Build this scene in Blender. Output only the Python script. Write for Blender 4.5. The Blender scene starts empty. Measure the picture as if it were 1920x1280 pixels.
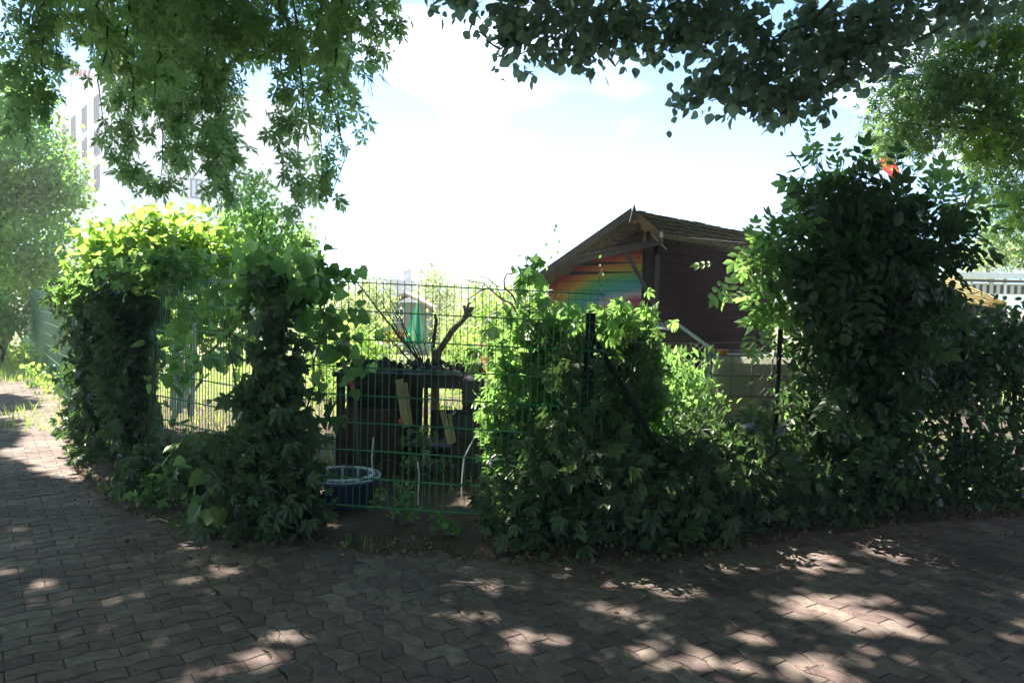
import bpy, math, random
import numpy as np
from mathutils import Vector, Matrix
random.seed(7)
rng = np.random.default_rng(11)
SC = bpy.context.scene
COL = SC.collection

# ------------------------------------------------------------------ camera
F = 1450.0
EYE = 1.70
PITCH = math.atan(80 / F)
ROLL = 0.023
fw = Vector((0, math.cos(PITCH), -math.sin(PITCH)))
r0 = Vector((1, 0, 0)); u0 = Vector((0, math.sin(PITCH), math.cos(PITCH)))
rt = r0 * math.cos(ROLL) + u0 * math.sin(ROLL)
up = -r0 * math.sin(ROLL) + u0 * math.cos(ROLL)
cam_d = bpy.data.cameras.new('camera')
cam = bpy.data.objects.new('camera', cam_d); COL.objects.link(cam)
cam.matrix_world = Matrix(((rt.x, up.x, -fw.x, 0), (rt.y, up.y, -fw.y, 0), (rt.z, up.z, -fw.z, EYE), (0, 0, 0, 1)))
cam_d.sensor_width = 36; cam_d.lens = 36 * F / 1920
cam_d.clip_start = 0.05; cam_d.clip_end = 3000
SC.camera = cam

# ------------------------------------------------------------------ sky, sun, exposure
SUN_AZ = math.radians(-40)       # measured from +Y, negative = to the left of the view
SUN_EL = math.radians(52)
w = bpy.data.worlds.new('World'); SC.world = w; w.use_nodes = True
nt = w.node_tree; nt.nodes.clear()
def wn(t, **k):
    n = nt.nodes.new(t)
    for a, b in k.items(): setattr(n, a, b)
    return n
sky = wn('ShaderNodeTexSky', sky_type='NISHITA', sun_disc=False, sun_elevation=SUN_EL, sun_rotation=SUN_AZ, dust_density=.4, air_density=1.0)
tc = wn('ShaderNodeTexCoord')
mp = wn('ShaderNodeMapping'); mp.inputs['Scale'].default_value = (1.0, 1.0, 2.2); mp.inputs['Location'].default_value = (1.1, 0.0, 0.0)
nz = wn('ShaderNodeTexNoise'); nz.inputs['Scale'].default_value = 2.1; nz.inputs['Detail'].default_value = 3; nz.inputs['Roughness'].default_value = 0.5
rp = wn('ShaderNodeValToRGB'); rp.color_ramp.elements[0].position = 0.51; rp.color_ramp.elements[1].position = 0.69
mx = wn('ShaderNodeMix', data_type='RGBA'); mx.inputs['B'].default_value = (8.2, 8.3, 8.6, 1)
bg = wn('ShaderNodeBackground'); bg.inputs['Strength'].default_value = 0.1
wo = wn('ShaderNodeOutputWorld')
L = nt.links.new
L(tc.outputs['Generated'], mp.inputs['Vector']); L(mp.outputs['Vector'], nz.inputs['Vector']); L(nz.outputs['Fac'], rp.inputs['Fac'])
L(rp.outputs['Color'], mx.inputs['Factor']); sm_ = wn('ShaderNodeMix', data_type='RGBA', blend_type='MULTIPLY'); sm_.inputs['Factor'].default_value = 1; sm_.inputs['B'].default_value = (.24, .46, .64, 1)
L(sky.outputs['Color'], sm_.inputs['A']); L(sm_.outputs['Result'], mx.inputs['A']); L(mx.outputs['Result'], bg.inputs['Color'])
L(bg.outputs['Background'], wo.inputs['Surface'])
sun_d = bpy.data.lights.new('sun', 'SUN'); sun_d.energy = 5.0; sun_d.angle = math.radians(0.55); sun_d.color = (1.0, 0.94, 0.77)
sun = bpy.data.objects.new('sun', sun_d); COL.objects.link(sun)
sdir = Vector((math.sin(SUN_AZ) * math.cos(SUN_EL), math.cos(SUN_AZ) * math.cos(SUN_EL), math.sin(SUN_EL)))
sun.rotation_euler = sdir.to_track_quat('Z', 'Y').to_euler()
SC.view_settings.view_transform = 'Standard'; SC.view_settings.look = 'None'
SC.view_settings.exposure = 2.28; SC.view_settings.gamma = 1.0
SC.cycles.max_bounces = 8; SC.cycles.transmission_bounces = 6; SC.cycles.diffuse_bounces = 4

# ------------------------------------------------------------------ helpers
def R(px, py, Y):
    d = fw + rt * ((px - 960) / F) + up * ((640 - py) / F)
    k = Y / d.y
    return Vector((d.x * k, Y, EYE + d.z * k))
def G(px, py, z=0.0):
    d = fw + rt * ((px - 960) / F) + up * ((640 - py) / F)
    k = (z - EYE) / d.z
    return Vector((d.x * k, d.y * k, z))
def tag(o, label=None, cat=None, group=None, kind=None):
    for k, v in (('label', label), ('category', cat), ('group', group), ('kind', kind)):
        if v: o[k] = v
    return o
def empty(name, loc, label, cat, group=None):
    o = bpy.data.objects.new(name, None); COL.objects.link(o)
    o.location = loc; o.empty_display_size = 0.1
    tag(o, label, cat, group)
    return o
def link(name, me, mat, parent=None):
    o = bpy.data.objects.new(name, me); COL.objects.link(o)
    if mat: me.materials.append(mat)
    if parent:
        o.parent = parent
        o.matrix_parent_inverse = Matrix.Translation(parent.location).inverted()
        if parent.parent: pass
    return o
class MB:
    def __init__(s): s.v = []; s.f = []
    def add(s, vs, fs):
        b = len(s.v); s.v += [tuple(v) for v in vs]; s.f += [tuple(i + b for i in f) for f in fs]; return s
    def box(s, c, sz, rz=0, rx=0, ry=0, bev=0):
        M = Matrix.Translation(Vector(c)) @ Matrix.Rotation(rz, 4, 'Z') @ Matrix.Rotation(ry, 4, 'Y') @ Matrix.Rotation(rx, 4, 'X')
        x, y, z = sz[0] / 2, sz[1] / 2, sz[2] / 2
        if bev:
            b = min(bev, x * .9, y * .9, z * .9); vs = []; 
            for sx in (-1, 1):
                for sy in (-1, 1):
                    for sz_ in (-1, 1):
                        vs += [(sx * (x - b), sy * (y - b), sz_ * z), (sx * (x - b), sy * y, sz_ * (z - b)), (sx * x, sy * (y - b), sz_ * (z - b))]
            import bmesh
            bm = bmesh.new(); [bm.verts.new(M @ Vector(v)) for v in vs]
            bmesh.ops.convex_hull(bm, input=bm.verts)
            bm.verts.index_update(); bm.verts.ensure_lookup_table()
            s.add([v.co[:] for v in bm.verts], [[v.index for v in f.verts] for f in bm.faces]); bm.free(); return s
        vs = [M @ Vector((a * x, b * y, c_ * z)) for a in (-1, 1) for b in (-1, 1) for c_ in (-1, 1)]
        return s.add(vs, [(0, 1, 3, 2), (4, 6, 7, 5), (0, 4, 5, 1), (2, 3, 7, 6), (0, 2, 6, 4), (1, 5, 7, 3)])
    def beam(s, a, b, wd, th, upv=(0, 0, 1)):
        a = Vector(a); b = Vector(b); d = (b - a).normalized(); u = Vector(upv)
        sx = d.cross(u); 
        if sx.length < 1e-3: sx = d.cross(Vector((0, 1, 0)))
        sx.normalize(); u = sx.cross(d).normalized()
        sx *= wd / 2; u *= th / 2
        vs = [a - sx - u, a + sx - u, a + sx + u, a - sx + u, b - sx - u, b + sx - u, b + sx + u, b - sx + u]
        return s.add(vs, [(0, 1, 2, 3), (7, 6, 5, 4), (0, 4, 5, 1), (1, 5, 6, 2), (2, 6, 7, 3), (3, 7, 4, 0)])
    def tube(s, pts, rad, n=6, cap=True):
        pts = [Vector(p) for p in pts]
        if not hasattr(rad, '__len__'): rad = [rad] * len(pts)
        b = len(s.v); prev = None
        for i, p in enumerate(pts):
            d = (pts[min(i + 1, len(pts) - 1)] - pts[max(i - 1, 0)])
            d = d.normalized() if d.length > 1e-9 else Vector((0, 0, 1))
            if prev is None:
                x = d.orthogonal().normalized()
            else:
                x = prev - d * prev.dot(d)
                x = x.normalized() if x.length > 1e-6 else d.orthogonal().normalized()
            prev = x; y = d.cross(x)
            for k in range(n):
                a = 2 * math.pi * k / n
                s.v.append(tuple(p + (x * math.cos(a) + y * math.sin(a)) * rad[i]))
        for i in range(len(pts) - 1):
            for k in range(n):
                k2 = (k + 1) % n
                s.f.append((b + i * n + k, b + i * n + k2, b + (i + 1) * n + k2, b + (i + 1) * n + k))
        if cap:
            s.f.append(tuple(b + k for k in reversed(range(n)))); e = b + (len(pts) - 1) * n
            s.f.append(tuple(e + k for k in range(n)))
        return s
    def lathe(s, c, prof, n=24, sx=1, sy=1):
        b = len(s.v)
        for r, z in prof:
            for k in range(n):
                a = 2 * math.pi * k / n
                s.v.append((c[0] + r * sx * math.cos(a), c[1] + r * sy * math.sin(a), c[2] + z))
        for i in range(len(prof) - 1):
            for k in range(n):
                k2 = (k + 1) % n
                s.f.append((b + i * n + k, b + i * n + k2, b + (i + 1) * n + k2, b + (i + 1) * n + k))
        return s
    def build(s, name, mat, parent=None, smooth=False):
        me = bpy.data.meshes.new(name); me.from_pydata(s.v, [], s.f); me.validate(); me.update()
        if smooth: me.polygons.foreach_set('use_smooth', [True] * len(me.polygons))
        return link(name, me, mat, parent)

def np_mesh(name, V, loops, counts):
    me = bpy.data.meshes.new(name)
    me.vertices.add(len(V)); me.vertices.foreach_set('co', np.ascontiguousarray(V, np.float32).ravel())
    me.loops.add(len(loops)); me.loops.foreach_set('vertex_index', np.asarray(loops, np.int32))
    starts = np.concatenate(([0], np.cumsum(counts)[:-1])).astype(np.int32)
    me.polygons.add(len(counts)); me.polygons.foreach_set('loop_start', starts); me.polygons.foreach_set('loop_total', np.asarray(counts, np.int32))
    me.update(calc_edges=True); return me

# ------------------------------------------------------------------ materials
def newmat(name):
    m = bpy.data.materials.new(name); m.use_nodes = True; n = m.node_tree; n.nodes.clear(); return m, n
def simple(name, c, rough=0.6, metal=0.0, var=0.25, scale=8, bump=0.0, bscale=40, c2=None, spec=0.4, stretch=(1, 1, 1), trans=0):
    m, n = newmat(name); N = n.nodes.new; K = n.links.new
    out = N('ShaderNodeOutputMaterial'); b = N('ShaderNodeBsdfPrincipled'); K(b.outputs[0], out.inputs['Surface'])
    b.inputs['Roughness'].default_value = rough; b.inputs['Metallic'].default_value = metal; b.inputs['Specular IOR Level'].default_value = spec
    t = N('ShaderNodeTexCoord'); mpn = N('ShaderNodeMapping'); mpn.inputs['Scale'].default_value = stretch
    K(t.outputs['Object'], mpn.inputs['Vector'])
    z = N('ShaderNodeTexNoise'); z.inputs['Scale'].default_value = scale; z.inputs['Detail'].default_value = 6; z.inputs['Roughness'].default_value = .65
    K(mpn.outputs[0], z.inputs['Vector'])
    r = N('ShaderNodeValToRGB'); r.color_ramp.elements[0].position = .3; r.color_ramp.elements[1].position = .7
    c2 = c2 or tuple(min(1, x * (1 + var)) for x in c); c1 = tuple(x * (1 - var) for x in c)
    r.color_ramp.elements[0].color = (*c1, 1); r.color_ramp.elements[1].color = (*c2, 1)
    K(z.outputs['Fac'], r.inputs['Fac']); K(r.outputs['Color'], b.inputs['Base Color'])
    if bump:
        z2 = N('ShaderNodeTexNoise'); z2.inputs['Scale'].default_value = bscale; z2.inputs['Detail'].default_value = 8; K(mpn.outputs[0], z2.inputs['Vector'])
        bp = N('ShaderNodeBump'); bp.inputs['Strength'].default_value = bump; bp.inputs['Distance'].default_value = .02
        K(z2.outputs['Fac'], bp.inputs['Height']); K(bp.outputs['Normal'], b.inputs['Normal'])
    return m
def leafmat(name, c1, c2, tr, mixf=0.45, rough=0.4, spec=0.42, c3=None):
    m, n = newmat(name); N = n.nodes.new; K = n.links.new
    out = N('ShaderNodeOutputMaterial'); b = N('ShaderNodeBsdfPrincipled'); tl = N('ShaderNodeBsdfTranslucent'); mxs = N('ShaderNodeMixShader')
    g = N('ShaderNodeNewGeometry'); r = N('ShaderNodeValToRGB')
    r.color_ramp.elements[0].color = (*c1, 1); r.color_ramp.elements[1].color = (*c2, 1)
    if c3:
        e = r.color_ramp.elements.new(.97); e.color = (*c2, 1); r.color_ramp.elements[-1].color = (*c3, 1)
    K(g.outputs['Random Per Island'], r.inputs['Fac']); K(r.outputs['Color'], b.inputs['Base Color'])
    b.inputs['Roughness'].default_value = rough; b.inputs['Specular IOR Level'].default_value = spec
    r2 = N('ShaderNodeMix'); r2.data_type = 'RGBA'; r2.blend_type = 'MULTIPLY'; r2.inputs['Factor'].default_value = 0
    hs = N('ShaderNodeHueSaturation'); hs.inputs['Color'].default_value = (*tr, 1)
    mr = N('ShaderNodeMapRange'); mr.inputs['To Min'].default_value = .65; mr.inputs['To Max'].default_value = 1.25
    K(g.outputs['Random Per Island'], mr.inputs['Value']); K(mr.outputs[0], hs.inputs['Value']); K(hs.outputs[0], tl.inputs['Color'])
    mxs.inputs[0].default_value = mixf
    K(b.outputs[0], mxs.inputs[1]); K(tl.outputs[0], mxs.inputs[2]); K(mxs.outputs[0], out.inputs['Surface'])
    return m

M = {}
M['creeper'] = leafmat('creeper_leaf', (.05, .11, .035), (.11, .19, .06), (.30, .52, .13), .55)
M['creeper_shade'] = leafmat('shaded_creeper_leaf', (.028, .052, .024), (.068, .105, .042), (.13, .25, .07), .3)  # shaded copy of the creeper leaf, shade put into the darker colour
M['maple'] = leafmat('silver_maple_leaf', (.11, .18, .08), (.19, .26, .14), (.42, .62, .26), .62, .5)
M['lime'] = leafmat('lime_leaf', (.12, .15, .14), (.18, .21, .20), (.28, .40, .27), .58, .5)
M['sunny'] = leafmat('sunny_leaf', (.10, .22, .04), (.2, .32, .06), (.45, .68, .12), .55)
M['pale'] = leafmat('pale_leaf', (.18, .25, .08), (.3, .36, .14), (.55, .65, .24), .5)
M['tree'] = leafmat('tree_leaf', (.11, .20, .06), (.19, .30, .09), (.34, .62, .15), .52)
M['fresh'] = leafmat('fresh_leaf', (.13, .25, .07), (.22, .36, .10), (.42, .68, .2), .55)
M['blossom'] = leafmat('blossom', (.5, .25, .18), (.7, .42, .28), (.7, .35, .22), .4)
M['grass'] = leafmat('grass_blade', (.09, .17, .03), (.2, .28, .06), (.4, .55, .1), .5)
M['litter'] = leafmat('dry_leaf', (.10, .07, .05), (.24, .18, .12), (.2, .13, .07), .15, .8, .1, (.5, .46, .38))
M['bark'] = simple('bark', (.09, .07, .05), .9, var=.4, scale=12, bump=.6, stretch=(1, 1, .3))
M['twig'] = simple('twig', (.07, .055, .04), .8)
M['greenwire'] = simple('green_coated_wire', (.02, .17, .07), .4, spec=.6)
M['post'] = simple('dark_green_post', (.010, .018, .014), .75, spec=.15)
M['screen'] = simple('green_screen', (.03, .34, .18), .6, var=.2, scale=6, bump=.3)
M['galv'] = simple('galvanised', (.42, .44, .46), .4, .7, var=.15, scale=20)
M['white'] = simple('white_paint', (.84, .86, .9), .5, var=.08, scale=10)
M['wood_dark'] = simple('dark_wood', (.035, .026, .022), .75, var=.4, scale=10, bump=.3, stretch=(.2, 1, 1))
M['wood_pale'] = simple('pale_wood', (.38, .28, .17), .7, var=.3, scale=10, bump=.2, stretch=(1, 1, .2))
M['wood_brown'] = simple('brown_boards', (.034, .013, .011), .85, spec=.08, var=.4, scale=9, bump=.3, stretch=(.25, .25, 2))
M['black'] = simple('black_plastic', (.012, .012, .016), .4)
M['soil'] = simple('soil', (.075, .05, .038), .95, var=.45, scale=9, bump=.8, bscale=60)
M['lawn'] = simple('lawn', (.09, .13, .035), .95, var=.5, scale=3, bump=.6, c2=(.2, .2, .08))
M['joint'] = simple('joint_sand', (.05, .042, .036), .95, var=.4, scale=5, bump=.6, bscale=120, c2=(.05, .07, .025))
M['red'] = simple('red_paint', (.45, .04, .03), .5)
M['render_wall'] = simple('white_render', (.9, .9, .9), .8, var=.02)
M['glass'] = simple('window_glass', (.05, .07, .09), .15, spec=.8, var=.1)
M['frame_dark'] = simple('window_frame', (.15, .16, .17), .5)

# ------------------------------------------------------------------ leaves
def T_ovate(wd=.3, ser=False):
    v = [(0, 0, 0), (wd * .8, .22, .06), (wd, .48, .07), (wd * .6, .78, .03), (0, 1, -.06), (-wd * .6, .78, .03), (-wd, .48, .07), (-wd * .8, .22, .06), (0, .5, -.01)]
    return np.array(v), [(0, 1, 2, 8), (8, 2, 3, 4), (0, 8, 6, 7), (8, 4, 5, 6)]
def T_quad(wd=.35):
    return np.array([(0, 0, 0), (wd, .5, .08), (0, 1, 0), (-wd, .5, .08)]), [(0, 1, 2), (0, 2, 3)]
def T_creeper():
    v = []; f = []
    for a, l in ((-78, .62), (-38, .85), (0, 1), (38, .85), (78, .62)):
        a = math.radians(a); b = len(v); wd = .2 * l
        for x, y, z in ((0, .05, 0), (wd * .7, .35 * l, .03), (wd, .62 * l, .03), (0, l, -.1), (-wd, .62 * l, .03), (-wd * .7, .35 * l, .03)):
            v.append((x * math.cos(a) + y * math.sin(a), -x * math.sin(a) + y * math.cos(a), z - .12 * (y ** 2)))
        f += [(b, b + 1, b + 2, b + 3), (b, b + 3, b + 4, b + 5)]
    # join leaflets at the centre so that a leaf is one island
    f = [tuple(0 if (i % 6) == 0 else i for i in q) for q in f]
    return np.array(v), f
def T_maple():
    v = [(0, 0, 0)]; f = []
    for a, l in ((-112, .5), (-55, .8), (0, 1), (55, .8), (112, .5)):
        a = math.radians(a); b = len(v)
        for x, y in ((.09, .28 * l), (.19 * l, .62 * l), (.08 * l, .66 * l), (0, l), (-.08 * l, .66 * l), (-.19 * l, .62 * l), (-.09, .28 * l)):
            v.append((x * math.cos(a) + y * math.sin(a), -x * math.sin(a) + y * math.cos(a), -.15 * y * y))
        f.append((0, b, b + 1, b + 2, b + 3, b + 4, b + 5, b + 6))
    return np.array(v) + np.array([0, .3, 0]), f
def T_heart(wd=.48):
    v = [(0, .08, 0), (.22, -.05, .05), (wd, .15, .09), (wd * .9, .5, .08), (.12, .9, 0), (0, 1.05, -.06), (-.12, .9, 0), (-wd * .9, .5, .08), (-wd, .15, .09), (-.22, -.05, .05), (0, .5, -.02)]
    return np.array(v), [(0, 1, 2, 3, 10), (10, 3, 4, 5), (0, 10, 7, 8, 9), (10, 5, 6, 7)]
def T_blade():
    return np.array([(-.03, 0, 0), (.03, 0, 0), (.025, .5, .04), (0, 1, .2), (-.025, .5, .04)]), [(0, 1, 2, 4), (4, 2, 3)]
def T_pinnate():
    v = []; f = []
    for (yb, a, l) in ((.62, 0, .40), (.58, 52, .36), (.58, -52, .36), (.36, 62, .34), (.36, -62, .34), (.14, 66, .27), (.14, -66, .27)):
        a = math.radians(a); b = len(v); w_ = l * .27
        for x, y, z in ((0, 0, 0), (w_ * .8, .3 * l, .02), (w_, .58 * l, .02), (0, l, -.03), (-w_, .58 * l, .02), (-w_ * .8, .3 * l, .02)):
            v.append((x * math.cos(a) + y * math.sin(a), yb - x * math.sin(a) + y * math.cos(a), z - .12 * yb * yb))
        f += [(b, b + 1, b + 2, b + 3), (b, b + 3, b + 4, b + 5)]
    b = len(v); v += [(-.008, 0, 0), (.008, 0, 0), (.006, .64, -.05), (-.006, .64, -.05)]; f.append((b, b + 1, b + 2, b + 3))
    return np.array(v), f
TM = dict(pinnate=T_pinnate(), ovate=T_ovate(), wide=T_ovate(.4), quad=T_quad(), creeper=T_creeper(), maple=T_maple(), heart=T_heart(), blade=T_blade(), narrow=T_quad(.18), quadwide=T_quad(.45))

def unit(a): return a / np.maximum(np.linalg.norm(a, axis=1, keepdims=True), 1e-9)
def leaves_mesh(name, P, S, tmpl, tip, nrm, jt=.6, jn=.6):
    """P (n,3), S (n,), tip/nrm mean directions with random spread"""
    n = len(P); tv, tf = TM[tmpl]
    T = unit(np.asarray(tip, float) * np.ones((n, 3)) + rng.normal(0, jt, (n, 3)))
    Nn = np.asarray(nrm, float) * np.ones((n, 3)) + rng.normal(0, jn, (n, 3))
    Nn = unit(Nn - T * np.sum(Nn * T, 1, keepdims=True)); B = np.cross(T, Nn)
    curl = rng.uniform(.3, 2.0, (n, 1))
    V = P[:, None, :] + S[:, None, None] * (tv[None, :, 0:1] * B[:, None, :] + tv[None, :, 1:2] * T[:, None, :] + (tv[None, :, 2:3] * curl[:, :, None]) * Nn[:, None, :])
    k = len(tv); lo = np.concatenate([np.array(f) for f in tf]); cn = np.array([len(f) for f in tf])
    loops = (lo[None, :] + (np.arange(n) * k)[:, None]).ravel(); counts = np.tile(cn, n)
    return np_mesh(name, V.reshape(-1, 3), loops, counts)
def blob_points(blobs, clump=8, cr=.12):
    """blobs: (centre xyz, radii xyz, n). clumped points inside ellipsoids, denser toward the shell"""
    out = []
    for c, r, n in blobs:
        nc = max(1, int(n / clump))
        d = unit(rng.normal(0, 1, (nc, 3))); rad = rng.uniform(0.15, 1, (nc, 1)) ** .45
        ctr = np.array(c) + d * rad * np.array(r)
        k = rng.poisson(clump, nc)
        idx = np.repeat(np.arange(nc), k)
        out.append(ctr[idx] + rng.normal(0, cr, (len(idx), 3)))
    return np.concatenate(out)
def pb(px, py, Y, rx, ry, rd, n):
    """ellipsoid whose centre and radii are read off the photo at depth Y (metres)"""
    p = R(px, py, Y); return (tuple(p), (rx * Y / F, rd, ry * Y / F), n)
def foliage(name, parent, mat, blobs, tmpl, size, tip=(0, -.2, -.8), nrm=(0, -.5, .7), clump=8, cr=.1, jt=.6, jn=.6, zmin=.02, sv=.3, keep=None):
    if tmpl == 'creeper': blobs = [(c_, tuple(q * .93 for q in r_), int(n_ * 1.6)) for c_, r_, n_ in blobs]; size *= .78; sv = .4
    P = blob_points(blobs, clump, cr)
    P = P[P[:, 2] > zmin]
    if keep is not None: P = P[keep(P)]
    S = size * rng.uniform(1 - sv, 1 + sv, len(P)) * np.where(rng.random(len(P)) < .3, .65, 1)
    me = leaves_mesh(name, P, S, tmpl, tip, nrm, jt, jn)
    return link(name, me, mat, parent)
def wander(a, b, n=8, amp=.1):
    a = Vector(a); b = Vector(b); pts = []
    for i in range(n + 1):
        t = i / n; p = a.lerp(b, t)
        if 0 < i < n: p = p + Vector((random.gauss(0, amp), random.gauss(0, amp), random.gauss(0, amp)))
        pts.append(p)
    return pts
def limb(mb, a, b, r1, r2, n=8, amp=.08, sides=7):
    pts = wander(a, b, n, amp); mb.tube(pts, [r1 + (r2 - r1) * i / n for i in range(n + 1)], sides); return pts

# ------------------------------------------------------------------ ground
def sheet(name, pts, z, mat, kind='structure', label=None):
    me = bpy.data.meshes.new(name); me.from_pydata([(p[0], p[1], z) for p in pts], [], [tuple(range(len(pts)))]); me.update()
    o = link(name, me, mat); tag(o, label, None, None, kind); return o
sheet('ground', [(-900, -300), (900, -300), (900, 1500), (-900, 1500)], -.034, M['lawn'])

# edge of the planted bed along the fences, read off the photo (ground points, left to right)
bed_px = [(105, 742), (118, 800), (140, 868), (200, 925), (270, 962), (350, 985), (430, 1003), (560, 1020), (700, 1032), (850, 1040), (1000, 1044), (1150, 1050), (1290, 1042), (1400, 1022), (1500, 1003), (1620, 985), (1750, 972), (1920, 962)]
bed = [G(*p) for p in bed_px]
bed = [Vector((-17, 26.5, 0)), Vector((-11.2, 18.3, 0))] + bed + [Vector((7.5, 7.6, 0)), Vector((11, 9.4, 0))]
bx_ = np.array([p.x for p in bed]); by_ = np.array([p.y for p in bed])
def bedY(x): return np.interp(x, bx_, by_)

ua = math.radians(-55)
U = np.array([math.cos(ua), math.sin(ua)]); Vv = np.array([math.cos(ua + math.pi / 2), math.sin(ua + math.pi / 2)])
seam0 = np.array(G(333, 1017)[:2])
SL, SW = .228, .114
def wave(t, amp):
    q = (t / SL) % 1.0
    # flat - ramp - flat - ramp
    xp = [0, .18, .34, .66, .84, 1.0]; fp = [-1, -1, 1, 1, -1, -1]
    return amp * np.interp(q, xp, fp)
def stone_outline(s0, k, amp, gap=.0020):
    """stone in course k, starting at s0 along the course"""
    n = 9; ss = np.linspace(s0 + gap, s0 + SL - gap, n)
    lo = np.stack([ss, k * SW + wave(ss, amp) + gap], 1); hi = np.stack([ss, (k + 1) * SW + wave(ss, amp) - gap], 1)
    return np.concatenate([lo, hi[::-1]])
def stones():
    V = []; loops = []; counts = []; nv = 0
    for zone in (0, 1):
        if zone == 0: A, B, amp = Vv, U, .009      # left zone: courses run across the seam
        else: A, B, amp = U, Vv, .0135             # right zone: courses run along the seam
        for k in range(-110, 110):
            for i in range(-75, 75):
                s0 = i * SL + (SL / 2 if k % 2 else 0)
                c = seam0 + A * (s0 + SL / 2) + B * ((k + .5) * SW)
                if not (-15 < c[0] < 10 and 1.0 < c[1] < 14.2): continue
                side = float(np.dot(c - seam0, Vv))      # >0 is right of the seam
                if zone == 0 and side > -.0: 
                    if side - SL / 2 > 0: continue
                if zone == 1 and k < 0: continue
                if c[1] > bedY(c[0]) + .25: continue
                if c[0] < -3.5 and c[0] < -5.2 - (c[1] - 7.5) * .95 - 2.2: continue
                o = stone_outline(s0, k, amp * random.uniform(.9, 1.1))
                if zone == 0:                            # cut at the seam
                    if s0 + SL / 2 > 0 - 1e-6 and s0 > -.02: continue
                    o[:, 0] = np.minimum(o[:, 0], -.004)
                cen = o.mean(0)
                w2 = seam0 + o[:, :1] * A + o[:, 1:2] * B
                ins = cen + (o - cen) * np.array([1 - .005 / .114, 1 - .005 / .057]) ; ins2 = seam0 + ins[:, :1] * A + ins[:, 1:2] * B
                dz = random.gauss(0, .0009); tx, ty = random.gauss(0, .006), random.gauss(0, .006)
                wc = w2.mean(0)
                def z3(q, z): return np.concatenate([q, (z + dz + (q[:, :1] - wc[0]) * tx + (q[:, 1:] - wc[1]) * ty)], 1)
                m = len(o)
                V += [z3(w2, -.022), z3(w2, -.003), z3(ins2, 0.0)]
                for ring in (0, 1):
                    for j in range(m):
                        j2 = (j + 1) % m
                        loops += [nv + ring * m + j, nv + ring * m + j2, nv + (ring + 1) * m + j2, nv + (ring + 1) * m + j]; counts.append(4)
                loops += [nv + 2 * m + j for j in range(m)]; counts.append(m)
                nv += 3 * m
    me = np_mesh('pavement', np.concatenate(V), loops, counts); me.polygons.foreach_set('use_smooth', [False] * len(me.polygons)); me.update(); return me
def paver_mat():
    m, n = newmat('concrete_paver'); N = n.nodes.new; K = n.links.new
    out = N('ShaderNodeOutputMaterial'); b = N('ShaderNodeBsdfPrincipled'); K(b.outputs[0], out.inputs['Surface']); b.inputs['Roughness'].default_value = .85; b.inputs['Specular IOR Level'].default_value = .25
    t = N('ShaderNodeTexCoord'); g = N('ShaderNodeNewGeometry')
    r = N('ShaderNodeValToRGB'); r.color_ramp.elements[0].color = (.125, .086, .088, 1); r.color_ramp.elements[1].color = (.20, .158, .145, 1)
    e = r.color_ramp.elements.new(.5); e.color = (.158, .120, .116, 1)
    K(g.outputs['Random Per Island'], r.inputs['Fac'])
    z = N('ShaderNodeTexNoise'); z.inputs['Scale'].default_value = 1.3; z.inputs['Detail'].default_value = 6; K(t.outputs['Object'], z.inputs['Vector'])
    z2 = N('ShaderNodeTexNoise'); z2.inputs['Scale'].default_value = 160; z2.inputs['Detail'].default_value = 4; K(t.outputs['Object'], z2.inputs['Vector'])
    z3 = N('ShaderNodeTexNoise'); z3.inputs['Scale'].default_value = 14; z3.inputs['Detail'].default_value = 8; K(t.outputs['Object'], z3.inputs['Vector'])
    def mul(a, fac_out, lo, hi):
        mr = N('ShaderNodeMapRange'); mr.inputs['From Min'].default_value = .3; mr.inputs['From Max'].default_value = .7; mr.inputs['To Min'].default_value = lo; mr.inputs['To Max'].default_value = hi; K(fac_out, mr.inputs['Value'])
        x = N('ShaderNodeMix'); x.data_type = 'RGBA'; x.blend_type = 'MULTIPLY'; x.inputs['Factor'].default_value = 1; K(a, x.inputs['A']); K(mr.outputs[0], x.inputs['B']); return x.outputs['Result']
    c = mul(r.outputs['Color'], z.outputs['Fac'], .65, 1.25); c = mul(c, z2.outputs['Fac'], .6, 1.4); c = mul(c, z3.outputs['Fac'], .65, 1.25)
    K(c, b.inputs['Base Color'])
    bp = N('ShaderNodeBump'); bp.inputs['Strength'].default_value = .5; bp.inputs['Distance'].default_value = .004; K(z2.outputs['Fac'], bp.inputs['Height']); K(bp.outputs[0], b.inputs['Normal'])
    return m
M['paver'] = paver_mat()
tag(link('pavement', stones(), M['paver']), 'grey brown wavy concrete block paving', None, None, 'structure')
sheet('path', [(-16, -6), (12, -6), (12, 9.5), (7, 7.6), (0, 6.2), (-2.5, 6.6), (-4.6, 9.0), (-8.2, 14.2), (-15, 14.2)], -.008, M['joint'])
# raised bed soil with irregular edge
def bed_mesh():
    mb = MB(); xs = np.concatenate([np.linspace(-14, -6, 30), np.linspace(-5.9, 7.4, 190)]); rows = [0, .05, .15, .35, .8, 2.0]
    zs = [-.012, .012, .03, .04, .045, .04]
    for x in xs:
        j = .05 * math.sin(x * 9) + random.uniform(-.05, .05)
        y0 = float(bedY(x)) + j - .02
        for r_, z_ in zip(rows, zs): mb.v.append((x, y0 + r_, z_ + (random.uniform(-.008, .012) if z_ > 0.02 else 0)))
    n = len(rows)
    for i in range(len(xs) - 1):
        for k in range(n - 1): mb.f.append((i * n + k, (i + 1) * n + k, (i + 1) * n + k + 1, i * n + k + 1))
    return mb
tag(bed_mesh().build('soil_bed', M['soil'], None, True), None, None, None, 'structure')
sheet('garden_soil', [(-3.2, 7.4), (-1.6, 5.9), (.6, 5.9), (6.5, 8.4), (9, 12), (2, 14), (-6, 12)], -.006, M['soil'])
mb = MB()   # sandy, sunlit verge at the far left
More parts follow.
